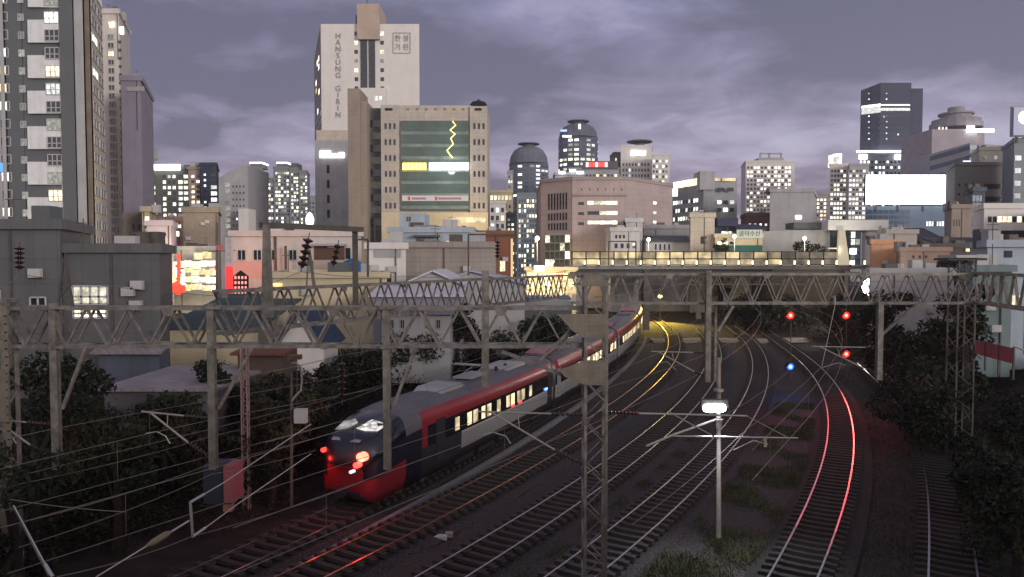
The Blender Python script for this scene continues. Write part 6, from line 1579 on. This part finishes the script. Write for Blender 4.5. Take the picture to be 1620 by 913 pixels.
def areaF(r):
    y = 19 + 60 * r.rand() ** 1.7; a = tx('R', y) + 1.5; b_ = tx('F', y) + 3.4; x = a + (b_ - a) * r.rand(); return x, y, (ground_z(x, y) - .02 if abs(x - tx('F', y)) > 1.9 else -.28)
def areaC(r):
    while True:
        y = 19 + 35 * r.rand() ** 1.8; a = tx('C', y) + 1.6; b_ = tx('D', y) - 1.6
        x = a + (b_ - a) * r.rand()
        if b_ > a and math.sin(x * 2.1 + y) + r.rand() * 1.5 > .9: return x, y, -.31
grass("grass", "patchy grass and weeds between the lamp pole and the red-railed track", areaM, 42000, .13, 3, GR)
grass("grass", "dark grass between the red-railed track and the overgrown siding", areaF, 36000, .12, 4, [GR[2], GR[0], GR[2]])
grass("grass", "thin weeds beside the track behind the central mast", areaC, 9000, .08, 5, GR)
# stones thrown beside the track, concrete fragments
t = thing("concrete_block", "pale broken concrete block lying between the tracks at lower centre", "block", G(698, 853, -.3))
MB().box(-.35, .25, -.15, .15, 0, .16).build("slab", M_PALE, t, world=False); 
t = thing("concrete_block", "second smaller tan broken block beside the pale concrete block", "block", G(709, 850, -.3))
MB().box(-.12, .2, -.12, .15, 0, .2).build("slab", M_TAN, t, world=False)
for x, y in ((1312, 630), (1197, 597), (1418, 631)):
    t = thing("marker_slab", "small pale slab lying on the ground %s" % {1312: "between the red rails", 1197: "left of the blue signal", 1418: "near the overgrown siding"}[x], "slab", G(x, y, -.3)); MB().box(-.35, .35, -.12, .12, 0, .12).build("slab", M_PALE, t, world=False)
# low ballast wall left of the orange-railed track
b = MB(); Y = np.arange(20, 110, 2.0)
for y in Y:
    for off, z in ((1.9, -.30), (2.0, -.02), (2.25, -.02), (2.3, -.30)): b.v.append(tuple(tpos('A', y, z, off)))
for j in range(len(Y) - 1):
    for k in range(3): b.f.append((j * 4 + k, j * 4 + k + 1, (j + 1) * 4 + k + 1, (j + 1) * 4 + k)); b.mi.append(0)
o = b.build("cable_trough", mat("trough_concrete", (.16, .15, .15), .9, 0, .2, 2), None, origin=tuple(tpos('A', 20, -.3, 2))); tag(o, "low concrete cable trough running beside the train's track", "cable trough")
# red fence at right
t = thing("fence", "dull red panel fence sloping down at right below the grey house", "fence", P(1575, 570, 40))
pa, pb = P(1540, 537, 43), P(1604, 551, 37)
for i in range(3):
    a, c = pa.lerp(pb, i / 3), pa.lerp(pb, (i + 1) / 3 - .02); q = MB(); q.plate([a, c, c - Vector((0, 0, .8)), a - Vector((0, 0, .8))], .05, (.3, .9, 0)); q.build("panel", W_("red_fence", (.32, .07, .09)), t)
for i in range(4): a = pa.lerp(pb, i / 3); MB().bar(a + Vector((0, 0, .1)), a - Vector((0, 0, 1.6)), .08).build("post", STEEL_D, t)
q = MB().tube([P(1604, 548, 37), P(1625, 556, 35)], .05, 6); q.build("handrail", WHITE, t)

# ---------------------------------------------------------------- evening haze
b = MB().box(-900, 900, -30, 700, -2, 190)
hz_ = bpy.data.materials.new("haze"); hz_.use_nodes = True
tn = hz_.node_tree; tn.nodes.clear(); vo = tn.nodes.new("ShaderNodeVolumePrincipled"); vo.inputs["Density"].default_value = 0.00028; vo.inputs["Color"].default_value = (.8, .8, .85, 1); vo.inputs["Anisotropy"].default_value = .3
ou = tn.nodes.new("ShaderNodeOutputMaterial"); tn.links.new(vo.outputs[0], ou.inputs["Volume"])
tag(b.build("haze", hz_), kind='stuff')

# ---------------------------------------------------------------- the bridge the photographer stands on, and unseen blocks added to shade the foreground
t = thing("road_bridge", "road bridge the view is taken from, spanning the tracks behind the viewpoint", "bridge", (5, -8, 0))
MB().box(-70, 90, -14, -.9, 8.9, 9.7).build("deck", CONC, t); MB().box(-70, 90, -.9, -.6, 8.9, 10.7).build("parapet", CONC, t); MB().box(-70, 90, -14.3, -14, 8.9, 10.8).build("parapet", CONC, t)
MB().box(-70, -30, -13.5, -1.2, -.5, 8.89).build("abutment", CONC, t); MB().box(42, 90, -13.5, -1.2, -.5, 8.89).build("abutment", CONC, t)
for x in (-14, 6, 26): MB().box(x - .5, x + .5, -13, -1.5, -.6, 8.89).build("pier", CONC, t)
for i, (x0, x1, y, h, lab) in enumerate(((-150, -75, -60, 24, "long grey block added for shade at far left behind the viewpoint"), (-72, -30, -48, 19, "tan block added for shade left of the tracks behind the viewpoint"), (-26, 14, -75, 22, "off-white block added for shade in the middle behind the viewpoint"), (18, 62, -52, 18, "pinkish block added for shade right of the tracks behind the viewpoint"), (66, 150, -60, 23, "grey block added for shade on the far right behind the viewpoint"))):
    t = thing("apartment_block", lab, "building", ((x0 + x1) / 2, y - 7, 0)); MB().box(x0, x1, y - 14, y, 0, h).build("wall", [M_GREY, M_TAN, M_OFFW, M_PINK, M_GREY][i], t)

for x0, x1, yt, Zb, m_, lab in ((1690, 1830, 400, 66, M_TAN, "tan house beyond the right edge"), (1850, 2050, 380, 80, M_OFFW, "off-white block beyond the right edge"), (1660, 1800, 330, 130, M_GREY, "grey block further behind beyond the right edge"), (1700, 1900, 250, 240, M_PINKW, "pale pink tower beyond the right edge"),
                                (-330, -80, 340, 60, M_GREY, "grey block beyond the left edge"), (-420, -75, 120, 140, M_BEIGE2, "warm beige tower beyond the left edge")):
    bldg("apartment_block", lab, x0, x1, yt, Zb, 10, m_, [((x0 + 8), x1 - 8, yt + 12, 440, 6, 4, dict(wf=.5, hf=.5, lit=.3))], parapet=False)
